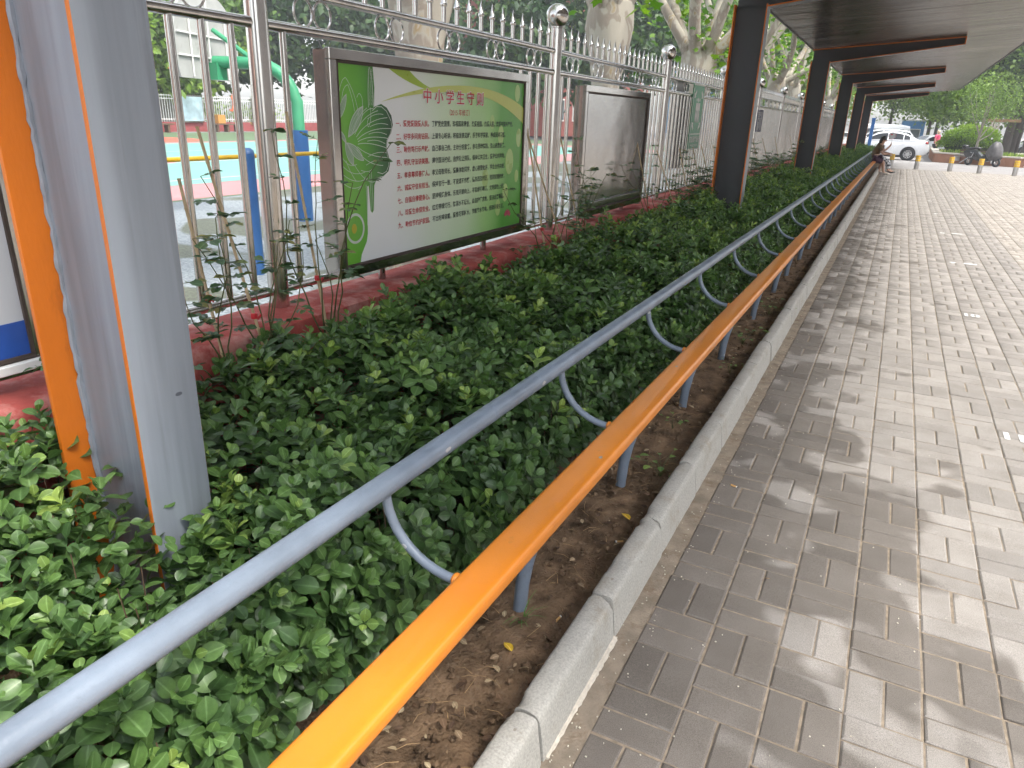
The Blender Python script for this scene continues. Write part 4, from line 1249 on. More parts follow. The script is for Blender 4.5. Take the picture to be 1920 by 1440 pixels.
rb = MB(); rb.tube([bpt(.24 * math.cos(t), .12, .30 + .23 * math.sin(t)) for t in np.linspace(0, 2 * PI, 22)], .01, 6); rb.build('rim', pmat('rim_orange', (.6, .16, .03), .5), hp)
MB().box(bpt(0, .1, -.09), (.16, .16, .2)).build('mount', m_green, hp)

# far side of the playground: red wall, fence, benches, cut-out figures, boards
FWX = -33.6
fw_ = empty('playground_wall', (FWX, 20, PZ), 0, 'far red wall with white railings across the playground', 'wall')
MB().box((0, 0, .24), (.3, 76, .48)).build('wall_base', pmat('far_red', (.30, .07, .07), .8, var=.15), fw_)
frr = MB()
for z in (.62, 1.62, 1.78): frr.box((0, 0, z), (.04, 76, .04))
for k in range(-250, 250):
    frr.box((0, k * .15, 1.16), (.025, .025, 1.35))
tag(frr.build('railing_bars', m_white, fw_), kind='stuff')
for k, (y, lb) in enumerate(((24.1, 'dark bench before the far red wall, left one'), (28.6, 'dark bench before the far red wall, right one'))):
    e = empty('bench', (FWX + .9, y, PZ), 0, lb, 'bench', 'benches by the far red wall')
    MB().box((0, 0, .40), (.4, 2.0, .06)).build('seat', m_twig, e)
    for s in (-.7, 0, .7): MB().box((0, s, .185), (.3, .12, .37)).build('leg', m_twig, e)
    c_ = MB().box((-.15, -.25, .66), (.3, .5, .45), bev=.02).build('planter_box', pmat('box_ochre%d' % k, (.5, .24, .06), .6), None); c_.location = (FWX + .9, y, PZ)
    tag(c_, ('ochre box on the left bench by the far red wall', 'ochre box on the right bench by the far red wall')[k], 'box')
def cutout(name, pts, y, z, s, mat, label):
    mb = MB(); mb.prism([(p * s, q * s) for p, q in pts], .04, 'x', 0)
    o = mb.build(name, mat); o.location = (FWX + .2, y, z); tag(o, label, 'cutout')
runner = [(.0, 1.0), (.12, 1.02), (.16, .92), (.10, .84), (.2, .7), (.42, .5), (.36, .45), (.18, .58), (.16, .45), (.3, .25), (.22, 0), (.14, .02), (.18, .24), (.02, .32), (-.12, .16), (-.28, .2), (-.27, .27), (-.15, .25), (-.08, .42), (-.06, .62), (-.14, .76), (-.06, .86)]
cutout('figure_cutout', runner, 29.9, .95, 1.25, pmat('cut_orange', (.60, .16, .08), .5), 'orange running figure cut-out on the far railings')
cutout('figure_cutout', [(x * .8, y) for x, y in runner], 22.9, 1.0, 1.5, pmat('cut_green', (.03, .20, .10), .5), 'dark green figure cut-out on the far railings')
t_ = link('character_cutout', text_mesh('让', 1.35, 'character_cutout', pmat('cut_yellow', (.62, .36, .05), .5), 'CENTER', .02, .02), None, (FWX + .25, 24.0, 1.0), RT)
tag(t_, 'yellow cut-out character on the far railings', 'cutout')
for k, (y, w, lb) in enumerate(((26.9, 1.6, 'framed pale blue picture board on the far railings'), (31.9, 1.5, 'framed picture board behind the hoop pole on the far railings'))):
    e = empty('picture_board', (FWX + .25, y, 1.25), 0, lb, 'picture board')
    MB().box((0, 0, 0), (.08, w, 1.35)).build('frame', m_steel2, e)
    MB().box((.05, 0, 0), (.03, w - .12, 1.2)).build('picture', pmat('picture%d' % k, (.35, .47, .52), .4, var=.3, vscale=2), e)

# added unseen salmon block, there only to be mirrored in the steel
gh = empty('reflection_block', (-7.2, -5.6, 0), 0, 'unseen salmon block added for the left sides of the steel boards to mirror', 'reflection_block')
m_salm = pmat('salmon_tile', (.60, .36, .29), .6, var=.12, vscale=3)
MB().box((0, 0, 1.7), (6.4, 3.0, 3.4)).build('wall', m_salm, gh); MB().box((0, 0, 3.5), (7.0, 3.6, .2)).build('roof', m_twig, gh)
for q in (-.8, .8):
    w_ = MB().box((q, 1.52, 1.7), (1.0, .08, 1.2)).build('window', m_twig, gh); MB().box((q, 1.57, 1.7), (.9, .04, 1.1)).build('pane', pmat('block_glass%d' % (q > 0), (.08, .1, .11), .1), w_)
# added unseen building across the street, for the steel fence to mirror
st_b = empty('reflection_building', (26, 18, -.5), 0, 'unseen pinkish apartment block added across the street for the steel fence to mirror', 'building')
MB().box((2, 0, 7), (8, 70, 14)).build('wall', pmat('pink_render', (.40, .34, .30), .8, var=.1, vscale=1), st_b)
for r_ in range(4):
    for c_ in range(14):
        w_ = MB().box((-2.04, -32 + 4.9 * c_, 2.2 + 3.2 * r_), (.1, 2.0, 1.6)).build('window', m_white, st_b); MB().box((-2.1, -32 + 4.9 * c_, 2.2 + 3.2 * r_), (.06, 1.8, 1.4)).build('pane', MATS['block_glass0'], w_)
# houses behind the playground
m_cream = pmat('cream_wall', (.58, .53, .45), .8, var=.06); m_brick = pmat('red_brick_wall', (.25, .07, .055), .85, var=.15, vscale=3)
m_glass = pmat('window_glass', (.08, .10, .11), .1, var=.2, spec=.8)
def house(name, loc, size, wallm, rows, cols, label, face='x', roof=None):
    e = empty(name, loc, 0, label, 'building')
    sx_, sy_, sz_ = size
    MB().box((0, 0, sz_ / 2), size).build('wall', wallm, e)
    for r_ in range(rows):
        for c_ in range(cols):
            y = -sy_ / 2 + sy_ * (c_ + .5) / cols; z = 1.0 + 3.1 * r_ + .9
            w = MB().box((sx_ / 2 + .03, y, z), (.08, sy_ / cols * .5, 1.6)).build('window', m_white, e)
            for s in (-1, 1):
                MB().box((sx_ / 2 + .06, y + s * sy_ / cols * .12, z), (.06, sy_ / cols * .2, 1.4)).build('pane', m_glass, w)
    MB().box((0, 0, sz_ + .15), (sx_ + .5, sy_ + .5, .3)).build('roof', roof or m_white, e)
house('school_building', (-47, 22, 0), (10, 26, 6.6), m_cream, 2, 9, 'pale two storey building across the playground')
house('school_building', (-30, 62, 0), (14, 24, 9.5), m_brick, 3, 7, 'red brick building behind the plane trees')
house('school_building', (-18, 92, 0), (12, 20, 16), pmat('blue_clad', (.16, .34, .55), .5, var=.1), 5, 7, 'tall pale blue building glimpsed between the plane trees')

# ================================================================== TREES
m_bark, nt, bs = nodes('plane_bark')
L = nt.links.new
vec = pos_vec(nt, (1, 1, .55))
v1 = N_(nt, 'ShaderNodeTexNoise', i_Scale=4.2, i_Detail=4.0, i_Distortion=.5); L(vec, v1.inputs['Vector'])
rp = ramp(nt, [(.0, (.50, .46, .38)), (.47, (.42, .385, .32)), (.50, (.31, .27, .22)), (.57, (.29, .245, .20)), (.60, (.40, .37, .31)), (.66, (.36, .26, .13)), (.70, (.48, .44, .37))]); L(v1.outputs['Fac'], rp.inputs['Fac'])
L(rp.outputs[0], bs.inputs['Base Color']); bs.inputs['Roughness'].default_value = .85
bp = N_(nt, 'ShaderNodeBump', i_Strength=.5, i_Distance=.03); L(v1.outputs['Fac'], bp.inputs['Height']); L(bp.outputs[0], bs.inputs['Normal'])
m_bark2 = pmat('dark_bark', (.09, .07, .055), .9, var=.3, vscale=8, bump=.6, bscale=30, stretch=(1, 1, .3))
m_bark3 = pmat('grey_bark', (.28, .25, .22), .9, var=.25, vscale=8, bump=.4, bscale=30, stretch=(1, 1, .3))
m_lplane = leafmat('plane_leaf', (.035, .085, .012), (.085, .19, .025), (.22, .36, .05), .5, .35)
m_ldark = leafmat('dark_leaf', (.014, .042, .012), (.036, .085, .018), (.11, .17, .035), .5, .25)
m_lmid = leafmat('mid_leaf', (.06, .12, .025), (.15, .25, .05), (.30, .42, .10), .5, .3)
m_llight = leafmat('light_leaf', (.10, .19, .03), (.24, .37, .06), (.42, .55, .12), .5, .35)

def plane_tree(x, y, seed, label, r=.21, nl=700, hh0=2.4):
    rd = random.Random(seed)
    e = empty('plane_tree', (x, y, PZ), rd.uniform(-.2, .2), label, 'tree', 'row of pollarded plane trees behind the fence')
    tr = MB(); hh = hh0
    lean = (rd.uniform(-.08, .08), rd.uniform(-.06, .1))
    pts = []; rad = []
    for k in range(13):
        t = k / 12; z = hh * t
        pts.append((lean[0] * t, lean[1] * t, z)); rad.append(r * (1.25 - .45 * min(1, t * 4) + .05 * math.sin(7 * t + seed) + (.55 * max(0, t - .72) / .28 if t > .72 else 0)))
    pts.append((lean[0], lean[1], hh + .28)); rad.append(r * 1.30); pts.append((lean[0], lean[1], hh + .40)); rad.append(r * .7)
    o = len(tr.v); tr.tube(pts, rad, 18)
    for i in range(o, len(tr.v)):
        p = tr.v[i]; a = math.atan2(p[1], p[0]); s = 1 + .06 * math.sin(3 * a + p[2] * 2.3 + seed) + .04 * math.sin(7 * a - p[2] * 5)
        tr.v[i] = (p[0] * s, p[1] * s, p[2])
    tr.build('trunk', m_bark, e, True)
    ends = []
    nb = rd.randint(6, 8)
    for k in range(nb):
        a = 2 * PI * k / nb + rd.uniform(-.3, .3); el = rd.uniform(.55, 1.15)
        d = Vector((math.cos(a) * math.cos(el), math.sin(a) * math.cos(el), math.sin(el)))
        p = Vector((lean[0] + .12 * math.cos(a), lean[1] + .12 * math.sin(a), hh + .15)); path = [p.copy()]; rr = [r * rd.uniform(.42, .60)]
        ln_ = rd.uniform(2.4, 3.8)
        for q in range(6):
            d = (d + Vector((rd.uniform(-.15, .15), rd.uniform(-.15, .15), rd.uniform(-.02, .22)))).normalized()
            p = p + d * ln_ / 6; path.append(p.copy()); rr.append(rr[0] * (1 - .12 * (q + 1)))
            if q > 1: ends.append((p.copy(), d.copy()))
        MB().tube(path, rr, 10).build('limb', m_bark, e, True)
    P, D, Nn, Lg, T = [], [], [], [], []
    for (p, d) in ends:
        for q in range(int(nl / len(ends)) + 1):
            off = Vector((rd.gauss(0, .55), rd.gauss(0, .55), rd.gauss(.1, .5)))
            P.append(p + off); a = rd.uniform(0, 6.28); D.append((math.cos(a), math.sin(a), rd.uniform(-.9, .1))); Nn.append((rd.gauss(0, .5), rd.gauss(0, .5), 1)); Lg.append(rd.uniform(.10, .19)); T.append(min(1, max(0, rd.gauss(.5, .25))))
    spr = [(rd.uniform(0, 6.28), rd.uniform(.35, .95), rd.uniform(.15, 1.0)) for _ in range(9)]
    for q in range(130):          # low sprouts round the head
        a, rr_, hz_ = spr[q % 9]; a += rd.gauss(0, .22); rr_ += rd.gauss(0, .10)
        P.append(Vector((rr_ * math.cos(a), rr_ * math.sin(a), hh + hz_ + rd.gauss(0, .12)))); b_ = rd.uniform(0, 6.28); D.append((math.cos(b_), math.sin(b_), rd.uniform(-.9, .1))); Nn.append((rd.gauss(0, .5), rd.gauss(0, .5), 1)); Lg.append(rd.uniform(.08, .15)); T.append(rd.uniform(.5, 1))
    P, D, Nn, Lg, T = [np.array(q, float) for q in (P, D, Nn, Lg, T)]
    ok = (P[:, 0] + x < -1.75)
    cloud('crown', P[ok], D[ok], Nn[ok], Lg[ok], LEAF_PLANE, m_lplane, e, T[ok])
for k, (y, lb) in enumerate(((3.65, 'pale plane tree trunk behind the lotus notice board'), (8.1, 'thick plane tree behind the empty steel notice board'), (12.4, 'many limbed plane tree behind the green shelter sign'), (16.9, 'plane tree mostly hidden by the second canopy column'),
                            (21.2, 'plane tree just right of the second canopy column'), (26.0, 'plane tree just left of the third canopy column'), (38.0, 'plane tree between the third and fourth canopy columns'))):
    plane_tree(-3.02 - .08 * (k % 2), y, 100 + k, lb, r=(.235, .215, .225, .19, .19, .2, .2)[k], hh0=(2.6, 2.5, 2.25, 2.4, 2.3, 2.35, 2.3)[k])

def tree(name, loc, h, cr, label, group, leafm, nl=1500, ls=.35, barkm=None, trunk_r=.16, cz=.62, ch=.40, nclump=34, seed=0, low=.25, parts_limbs=5, cat='tree', lean=0.):
    rd = random.Random(seed); rg = np.random.default_rng(seed + 5)
    e = empty(name, loc, 0, label, cat, group)
    C_ = np.array([lean, 0, h * cz])
    th = h * low
    u = rg.normal(0, 1, (nclump, 3)); u /= np.linalg.norm(u, axis=1, keepdims=True)
    rr = rg.uniform(.35, 1.0, (nclump, 1)) ** .6
    cl = C_ + u * rr * np.array([cr, cr, h * ch]) * .86
    cl[:, 2] = np.maximum(cl[:, 2], th * 1.05)
    tr = MB(); top = Vector((lean * .6, 0, h * .62))
    tr.tube([(0, 0, -.3), (lean * .05, 0, th * .5), (lean * .2, .05, th), (lean * .45, 0, h * .48), top], [trunk_r * 1.25, trunk_r, trunk_r * .85, trunk_r * .55, trunk_r * .2], 9)
    tr.build('trunk', barkm or m_bark2, e, True)
    idx = rg.choice(nclump, min(parts_limbs, nclump), replace=False)
    for i in idx:
        b0 = Vector((lean * .3, 0, th * rd.uniform(.95, 1.35))); c1 = Vector(cl[i]); m_ = b0.lerp(c1, .5) + Vector((0, 0, -.08 * h * rd.random()))
        MB().tube([b0, m_, c1], [trunk_r * .5, trunk_r * .3, trunk_r * .1], 6).build('limb', barkm or m_bark2, e, True)
    k = rg.integers(0, nclump, nl)
    sg = cr * .21
    P = cl[k] + rg.normal(0, 1, (nl, 3)) * np.array([sg, sg, sg * .75])
    P[:, 2] = np.maximum(P[:, 2], th * .75)
    D = rg.normal(0, 1, (nl, 3)); D[:, 2] -= .3
    Nn = rg.normal(0, .6, (nl, 3)); Nn[:, 2] += 1
    ct = rg.uniform(.2, .75, nclump)
    T = np.clip(ct[k] + rg.normal(0, .15, nl), 0, 1)
    cloud('crown', P, D, Nn, rg.uniform(.6, 1.3, nl) * ls, LEAF_OVAL, leafm, e, T)
    return e
# trees across the playground
G1 = 'trees across the playground'
k = 0
for (x, y, h, lm, lb) in ((-37, 18, 8.5, m_llight, 'light green tree far left across the playground'), (-36.2, 23.0, 9, m_llight, 'light green tree behind the basketball backboard'), (-36.0, 26.8, 8.5, m_llight, 'forked pale trunk tree behind the picture board across the playground'),
                          (-38, 31.0, 9.5, m_lmid, 'green tree behind the hoop pole'), (-37, 35.5, 10, m_ldark, 'dark tree left above the lotus board'), (-34, 40, 10, m_ldark, 'dark tree above the middle of the lotus board'), (-31, 45, 10.5, m_ldark, 'dark tree above the right end of the lotus board'),
                          (-20, 40, 9.5, m_ldark, 'dark tree left of the second plane tree'), (-16, 44, 10, m_ldark, 'dark tree between second and third plane trees'), (-12, 50, 11, m_lmid, 'green tree behind the third plane tree'), (-42, 25.2, 10, m_lmid, 'second row green tree left across the playground'), (-41, 29, 10, m_ldark, 'second row dark tree across the playground'),
                          (-9.5, 58, 11, m_lmid, 'green tree behind the second canopy column'), (-8.0, 66, 10, m_llight, 'light green tree seen past the fifth plane tree')):
    k += 1
    tree('background_tree', (x, y, 0), h, h * (.46 if k < 5 else .38), lb, G1, lm, nl=8000, ls=.46, barkm=m_bark3, trunk_r=.14, seed=300 + k, low=.26)
# shrubs under them
for k, (x, y, lb) in enumerate(((-35.5, 21.5, 'clipped light shrub behind the far railings, left'), (-35.4, 30.2, 'clipped light shrub behind the orange figure'), (-35.3, 33.5, 'clipped light shrub behind the far railings, right'))):
    tree('shrub', (x, y, 0), 1.7, 1.6, lb, 'shrubs behind the far railings', m_llight, nl=700, ls=.22, trunk_r=.04, cz=.55, ch=.42, seed=500 + k, low=.1, parts_limbs=2, cat='shrub')

# ================================================================== CROSS ROAD BEYOND THE PAVEMENT
SL = .0146
def rz_(y): return -SL * min(max(0, y - 31.5), 30)
rd_ = MB()
xs_ = (-60, 120); ys_ = (31.4, 36, 44, 52, 61.5, 90, 240)
for a, b in zip(ys_[:-1], ys_[1:]):
    rd_.add([(xs_[0] if a > 43 else -2.0, a, rz_(a) - .002), (xs_[1], a, rz_(a) - .002), (xs_[1], b, rz_(b) - .002), (xs_[0] if a > 43 else -2.0, b, rz_(b) - .002)], [(0, 1, 2, 3)])
road = tag(rd_.build('road', pmat('pale_asphalt', (.30, .285, .275), .9, var=.12, vscale=1.2, bump=.2, bscale=80, dirt=((.22, .2, .19), 2, .5, .7))), kind='structure')
lm_ = MB()
for k in range(14): lm_.add([(2 + k * 1.4, 34.1, rz_(34.1) + .004), (2.5 + k * 1.4, 34.1, rz_(34.1) + .004), (2.5 + k * 1.4, 34.25, rz_(34.25) + .004), (2 + k * 1.4, 34.25, rz_(34.25) + .004)], [(0, 1, 2, 3)])
lm_.build('road_marking', m_wpaint, road)
for (y, w) in ((38.2, .08), (36.4, .08)):
    MB().add([(5.6, y, rz_(y) + .004), (14, y - 1.2, rz_(y - 1.2) + .004), (14, y - 1.2 + w, rz_(y - 1.2) + .004), (5.6, y + w, rz_(y) + .004)], [(0, 1, 2, 3)]).build('road_marking', m_wpaint, road)
def spot(x, y):  # x, y in the calls were scaled about the camera, pushed along view lines
    """point of the sloping road at (x, y)"""
    return Vector((x, y, rz_(y))), 1.0

# bollards
m_boll = pmat('bollard_steel', (.42, .40, .38), .38, .7, var=.15, vscale=9)
m_byel = pmat('bollard_yellow', (.70, .42, .02), .45, var=.12, dirt=((.25, .18, .05), 14, .6, .7))
for k, (x, y, lb) in enumerate(((.237, 32.0, 'steel bollard with yellow bands right behind the seated pair'), (1.137, 31.5, 'steel bollard with yellow bands in front of the white car rear wheel'), (2.258, 31.3, 'steel bollard with yellow bands before the planter corner'), (3.197, 31.0, 'steel bollard with yellow bands in front of the parked scooter'), (4.27, 30.7, 'steel bollard with yellow bands farthest right'))):
    e = empty('bollard', (x, y, min(0, rz_(y))), 0, lb, 'bollard', 'row of bollards at the end of the pavement')
    MB().lathe([(.082, 0), (.082, .49), (.070, .505), (.02, .51)], 20).build('tube', m_boll, e, True)
    for z in (.30, .375, .45):
        MB().lathe([(.0835, z), (.0865, z + .003), (.0865, z + .062), (.0835, z + .065)], 20).build('band', m_byel, e, True)

# ---- planter with bush, small tree, bench
pc, kp = spot(2.253, 44.756); pr, kp2 = spot(5.785, 42.224); pb, kp3 = spot(2.423, 58.399)
m_terra = pmat('planter_tile', (.34, .16, .095), .7, var=.15, vscale=4); m_cop = pmat('coping_stone', (.52, .47, .40), .7, var=.08)
pt = empty('planter', (pc.x, pc.y, 0), 0, 'raised terracotta planter with pale coping beyond the bollards', 'planter')
def pl(v): return Vector((v.x - pc.x, v.y - pc.y, 0))
p0, p1, p2 = Vector((0, 0, 0)), pl(pr), pl(pb)
p3 = p1 + Vector((.8, 8, 0))
zb = -.35; zt = pc.z + .45
def wallseg(a, b, nm, t=.28):
    d = (b - a); L_ = d.length; ang = math.atan2(d.y, d.x); c_ = (a + b) / 2
    o = MB().box((c_.x, c_.y, (zb + zt) / 2), (L_, t, zt - zb), (0, 0, ang)).build(nm, m_terra, pt)
    MB().box((c_.x, c_.y, zt + .035), (L_ + .12, t + .12, .07), (0, 0, ang), .01).build('coping', m_cop, o)
    for q in range(int(L_ / .62)):
        s = a + d * ((q + .5) * .62 / L_)
        off = Vector((math.sin(ang), -math.cos(ang), 0)) * (t / 2 + .006)
        MB().box((s.x + off.x, s.y + off.y, (zb + zt) / 2 + .05), (.57, .012, zt - zb - .1), (0, 0, ang)).build('tile', m_terra, o)
wallseg(p0, p1, 'front_wall'); wallseg(p2, p0, 'left_wall'); wallseg(p1, p3, 'right_wall')
MB().add([p0 + Vector((0, 0, zt - .05)), p1 + Vector((0, 0, zt - .05)), p3 + Vector((0, 0, zt - .05)), p2 + Vector((0, 0, zt - .05))], [(0, 1, 2, 3)]).build('soil', m_soil, pt)
bn = empty('wall_bench', ((pc.x + pr.x) / 2 + .0, (pc.y + pr.y) / 2 - .25, 0), math.atan2(p1.y, p1.x), 'grey slatted bench set against the planter behind the scooter', 'bench')
for q in range(4): MB().box((0, -.06 - .11 * q, zt - .03), (1.95, .09, .04)).build('slat', m_steel2, bn)
for s in (-.95, .95): MB().box((s, -.18, zt - .15), (.06, .42, .28)).build('bracket', m_white, bn)
for q in range(2): MB().box((0, .03, zt + .10 + .12 * q), (1.95, .04, .09)).build('back_slat', m_twig, bn)
bc, kb = spot(3.676, 47.439)
zs = zt
def round_bush(loc, rx, ry, h, label, n=9000):
    e = empty('round_bush', loc, 0, label, 'bush')
    rg = np.random.default_rng(5)
    u = rg.normal(0, 1, (n, 3)); u /= np.linalg.norm(u, axis=1, keepdims=True); u[:, 2] = np.abs(u[:, 2]) * 1.0 - .28 * rg.random(n)
    lump = 1 + .06 * np.sin(u[:, 0] * 6 + 1) * np.sin(u[:, 1] * 5) + .05 * np.sin(u[:, 2] * 9 + u[:, 0] * 4)
    P = u * np.array([rx, ry, h * .62]) * (lump * rg.uniform(.86, 1.03, n))[:, None] + np.array([0, 0, h * .36])
    ok = P[:, 2] > .0
    D = u + rg.normal(0, .5, (n, 3)) + np.array([0, 0, .6]); Nn = u + rg.normal(0, .45, (n, 3))
    T = np.clip(.18 + .55 * np.clip(u[:, 2], 0, 1) ** 1.5 + rg.normal(0, .14, n), 0, 1)  # tint rises with height: bright top and shaded lower sides painted in
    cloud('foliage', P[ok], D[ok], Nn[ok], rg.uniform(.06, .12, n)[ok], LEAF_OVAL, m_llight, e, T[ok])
    core = MB(); core.sphere((0, 0, h * .36), 1.0, 20, 12, (rx * .86, ry * .86, h * .52)); core.build('shade_core', m_ldark, e, True)  # solid dark core standing in for the shaded inside of the bush
    MB().tube([(0, 0, -.2), (0, 0, h * .4)], .06, 8).build('stem', m_bark2, e)
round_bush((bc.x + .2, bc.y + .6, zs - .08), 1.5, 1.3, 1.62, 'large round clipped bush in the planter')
sc_, ks = spot(4.01, 45.164)
st = tree('small_tree', (sc_.x, sc_.y, zs - .2), 4.1, 2.05, 'small loose crowned tree in the planter in front of the bush', None, m_lmid, nl=3800, ls=.105, barkm=m_bark3, trunk_r=.07, cz=.70, ch=.30, nclump=56, seed=75, low=.22, parts_limbs=8)
# strap leaved ground cover
n = 900
t_ = RNG.random(n); base_ = np.array(p0)[None] + t_[:, None] * np.array(p1)[None] + np.stack([RNG.uniform(.1, .4, n), RNG.uniform(.2, 1.2, n), np.full(n, zt - .04)], -1) + np.array([[pc.x, pc.y, 0]])
a = RNG.uniform(0, 6.28, n)
tag(cloud('grass_border', base_, np.stack([np.cos(a) * .5, np.sin(a) * .5, np.ones(n)], -1), np.stack([np.cos(a), np.sin(a), np.full(n, .3)], -1), RNG.uniform(.15, .32, n), ([(-.05, 0, 0), (.05, 0, 0), (.04, .6, -.05), (0, 1, -.25), (-.04, .6, -.05)], [(0, 1, 2, 3, 4)]), m_llight), 'bright strap leaved ground cover along the planter edge', 'ground cover', kind='stuff')

# ================================================================== VEHICLES
m_carw = pmat('car_white', (.74, .75, .76), .25, var=.03, coat=.6); m_cars = pmat('car_silver', (.45, .47, .50), .3, .5, var=.03, coat=.6)
m_tint = pmat('car_glass', (.015, .018, .02), .06, var=.1, spec=.8)
m_rimm = pmat('wheel_rim', (.55, .55, .56), .25, .9, var=.05); m_lamp = pmat('tail_lamp', (.45, .02, .02), .2, var=.1, coat=.5)
m_plast = pmat('dark_plastic', (.025, .025, .027), .5, var=.1); m_head = pmat('head_lamp', (.6, .62, .64), .1, var=.1)
def lerp_tab(tab, x):
    for (a, b) in zip(tab[:-1], tab[1:]):
        if a[0] <= x <= b[0]:
            t = (x - a[0]) / (b[0] - a[0]); return [p + (q - p) * t for p, q in zip(a[1:], b[1:])]
    return list(tab[0][1:] if x < tab[0][0] else tab[-1][1:])
def wheel(e, x, s, r):
    w = MB().lathe([(r * .62, -.1), (r * .93, -.105), (r, -.08), (r, .08), (r * .93, .105), (r * .62, .1)], 26, (x, s * .835, r), 'y').build('wheel', m_black, e, True)
    MB().lathe([(r * .66, -.085), (r * .64, .09), (r * .58, .07), (.03, .055)] if s > 0 else [(.03, -.055), (r * .58, -.07), (r * .64, -.09), (r * .66, .085)], 26, (x, s * .835, r), 'y').build('rim', pmat('rim_dark', (.05, .05, .05), .5) if 'rim_dark' not in MATS else MATS['rim_dark'], w, True)
    sp_ = MB()
    for q in range(10):
        a = 2 * PI * q / 10
        sp_.box((x + r * .33 * math.cos(a), s * .932, r + r * .33 * math.sin(a)), (r * .56, .025, r * .12), (0, -a, 0))
    sp_.torus((x, s * .932, r), r * .62, .02, 24, 6, 'y'); sp_.lathe([(.05, -.02), (.05, .02)], 12, (x, s * .932, r), 'y')
    sp_.build('spokes', m_rimm, w)
def car(name, loc, rz, paint, label, group, suv=False):
    """side profile along x (front at -x), local origin on the ground under the middle"""
    e = empty(name, loc, rz, label, 'car', group)
    Lh = 2.3
    # stations: x, z_low, z_belt(top of body), half width
    if not suv:
        body = [(-2.30, .38, .58, .62), (-2.22, .24, .72, .76), (-1.95, .20, .84, .86), (-1.3, .19, .97, .90), (-.95, .19, 1.01, .905), (0, .18, 1.03, .91), (1.0, .19, 1.05, .91), (1.55, .20, 1.08, .89), (2.05, .24, 1.10, .83), (2.24, .32, 1.04, .77), (2.30, .42, .80, .66)]
        house_ = [(-1.02, 1.00, 1.0), (-.35, 1.39, .78), (.05, 1.46, .74), (.7, 1.455, .74), (1.15, 1.36, .76), (1.72, 1.09, .9)]
    else:
        body = [(-2.25, .45, .70, .66), (-2.18, .30, .90, .80), (-1.9, .26, 1.0, .88), (-1.2, .24, 1.10, .92), (0, .24, 1.14, .93), (1.2, .24, 1.18, .93), (2.0, .26, 1.18, .90), (2.2, .34, 1.08, .84), (2.27, .48, .9, .74)]
        house_ = [(-1.15, 1.08, 1.0), (-.45, 1.58, .80), (.1, 1.68, .76), (1.2, 1.66, .77), (1.75, 1.58, .80), (2.12, 1.15, .92)]
    rings = []
    for x in np.linspace(body[0][0], body[-1][0], 34):
        zl, zb_, hw = lerp_tab(body, x)
        pr_ = []
        for (fx, fz) in ((-.86, 0), (-.97, .10), (-1.0, .35), (-1.0, .62), (-.965, .85), (-.90, .97), (-.6, 1.0), (0, 1.012), (.6, 1.0), (.90, .97), (.965, .85), (1.0, .62), (1.0, .35), (.97, .10), (.86, 0)):
            pr_.append((x, hw * fx, zl + (zb_ - zl) * fz))
        rings.append(pr_)
    MB().loft(rings).build('body', paint, e, True, autosmooth=35)
    rings = []
    hx = np.linspace(house_[0][0], house_[-1][0], 18)
    for x in hx:
        zt_, nw = lerp_tab(house_, x); bz = lerp_tab(body, x)[1] - .03; hw = lerp_tab(body, x)[2] * .95
        rings.append([(x, -hw, bz), (x, -hw * (.5 + nw * .5), bz + (zt_ - bz) * .5), (x, -hw * nw, bz + (zt_ - bz) * .92), (x, -hw * nw * .85, zt_), (x, 0, zt_ + .015), (x, hw * nw * .85, zt_), (x, hw * nw, bz + (zt_ - bz) * .92), (x, hw * (.5 + nw * .5), bz + (zt_ - bz) * .5), (x, hw, bz)])
    MB().loft(rings).build('cabin', paint, e, True, autosmooth=35)
    def gpt(x, s, f, off=.012):     # point on cabin side: f 0 belt .. 1 roof
        zt_, nw = lerp_tab(house_, x); bz = lerp_tab(body, x)[1] - .03; hw = lerp_tab(body, x)[2] * .95
        z = bz + (zt_ - bz) * f
        w_ = hw * (1 + (nw - 1) * min(1, f / .92) ) + off
        return (x, s * w_, z)
    xa, xm, xe = (house_[0][0] + .32, .22, house_[-1][0] - (.42 if not suv else .3))
    for s in (-1, 1):
        for (a_, b_) in ((xa, xm - .035), (xm + .035, xe - .34), (xe - .29, xe)):
            q = np.linspace(a_, b_, 5)
            g_ = MB(); up_ = []
            for x in q:
                zt_, nw = lerp_tab(house_, x); bz = lerp_tab(body, x)[1] - .03
                f = min(.86, max(.16, (zt_ - .075 - bz) / max(.01, zt_ - bz))); up_.append(gpt(x, s, f))
            lo_ = [gpt(x, s, .13) for x in q]
            g_.add(lo_ + up_, [(i, i + 1, 6 + i, 5 + i) for i in range(4)])
            g_.build('side_window', m_tint, e)
        ml = MB(); ml.sphere((xa + .05, s * .99, lerp_tab(body, xa)[1] + .05), .1, 10, 6, (.7, 1.0, .8)); ml.build('mirror', paint, e, True)
        MB().box((.05, s * (lerp_tab(body, .05)[2] + .004), .82), (.16, .02, .03), bev=.005).build('door_handle', paint, e)
        MB().box((1.02, s * (lerp_tab(body, 1.02)[2] + .004), .86), (.16, .02, .03), bev=.005).build('door_handle', paint, e)
        MB().sphere((body[-1][0] - .16, s * .66, .93 if not suv else 1.0), .2, 12, 7, (.55, .85, .42)).build('tail_light', m_lamp, e, True)
        MB().sphere((body[0][0] + .2, s * .62, .70 if not suv else .82), .2, 12, 7, (.6, .7, .4)).build('headlight', m_head, e, True)
        for x in (-1.38, 1.32):
            MB().lathe([(.01, -.01), (.385, -.012), (.385, .012), (.01, .012)], 28, (x, s * (.902), .34), 'y').build('wheel_arch', m_plast, e, True)
            wheel(e, x, s, .325)
        MB().box((0, s * .885, .22), (2.1, .06, .09), bev=.01).build('sill', m_plast, e)
    x0, x1 = house_[-2][0] + .05, house_[-1][0] - .05
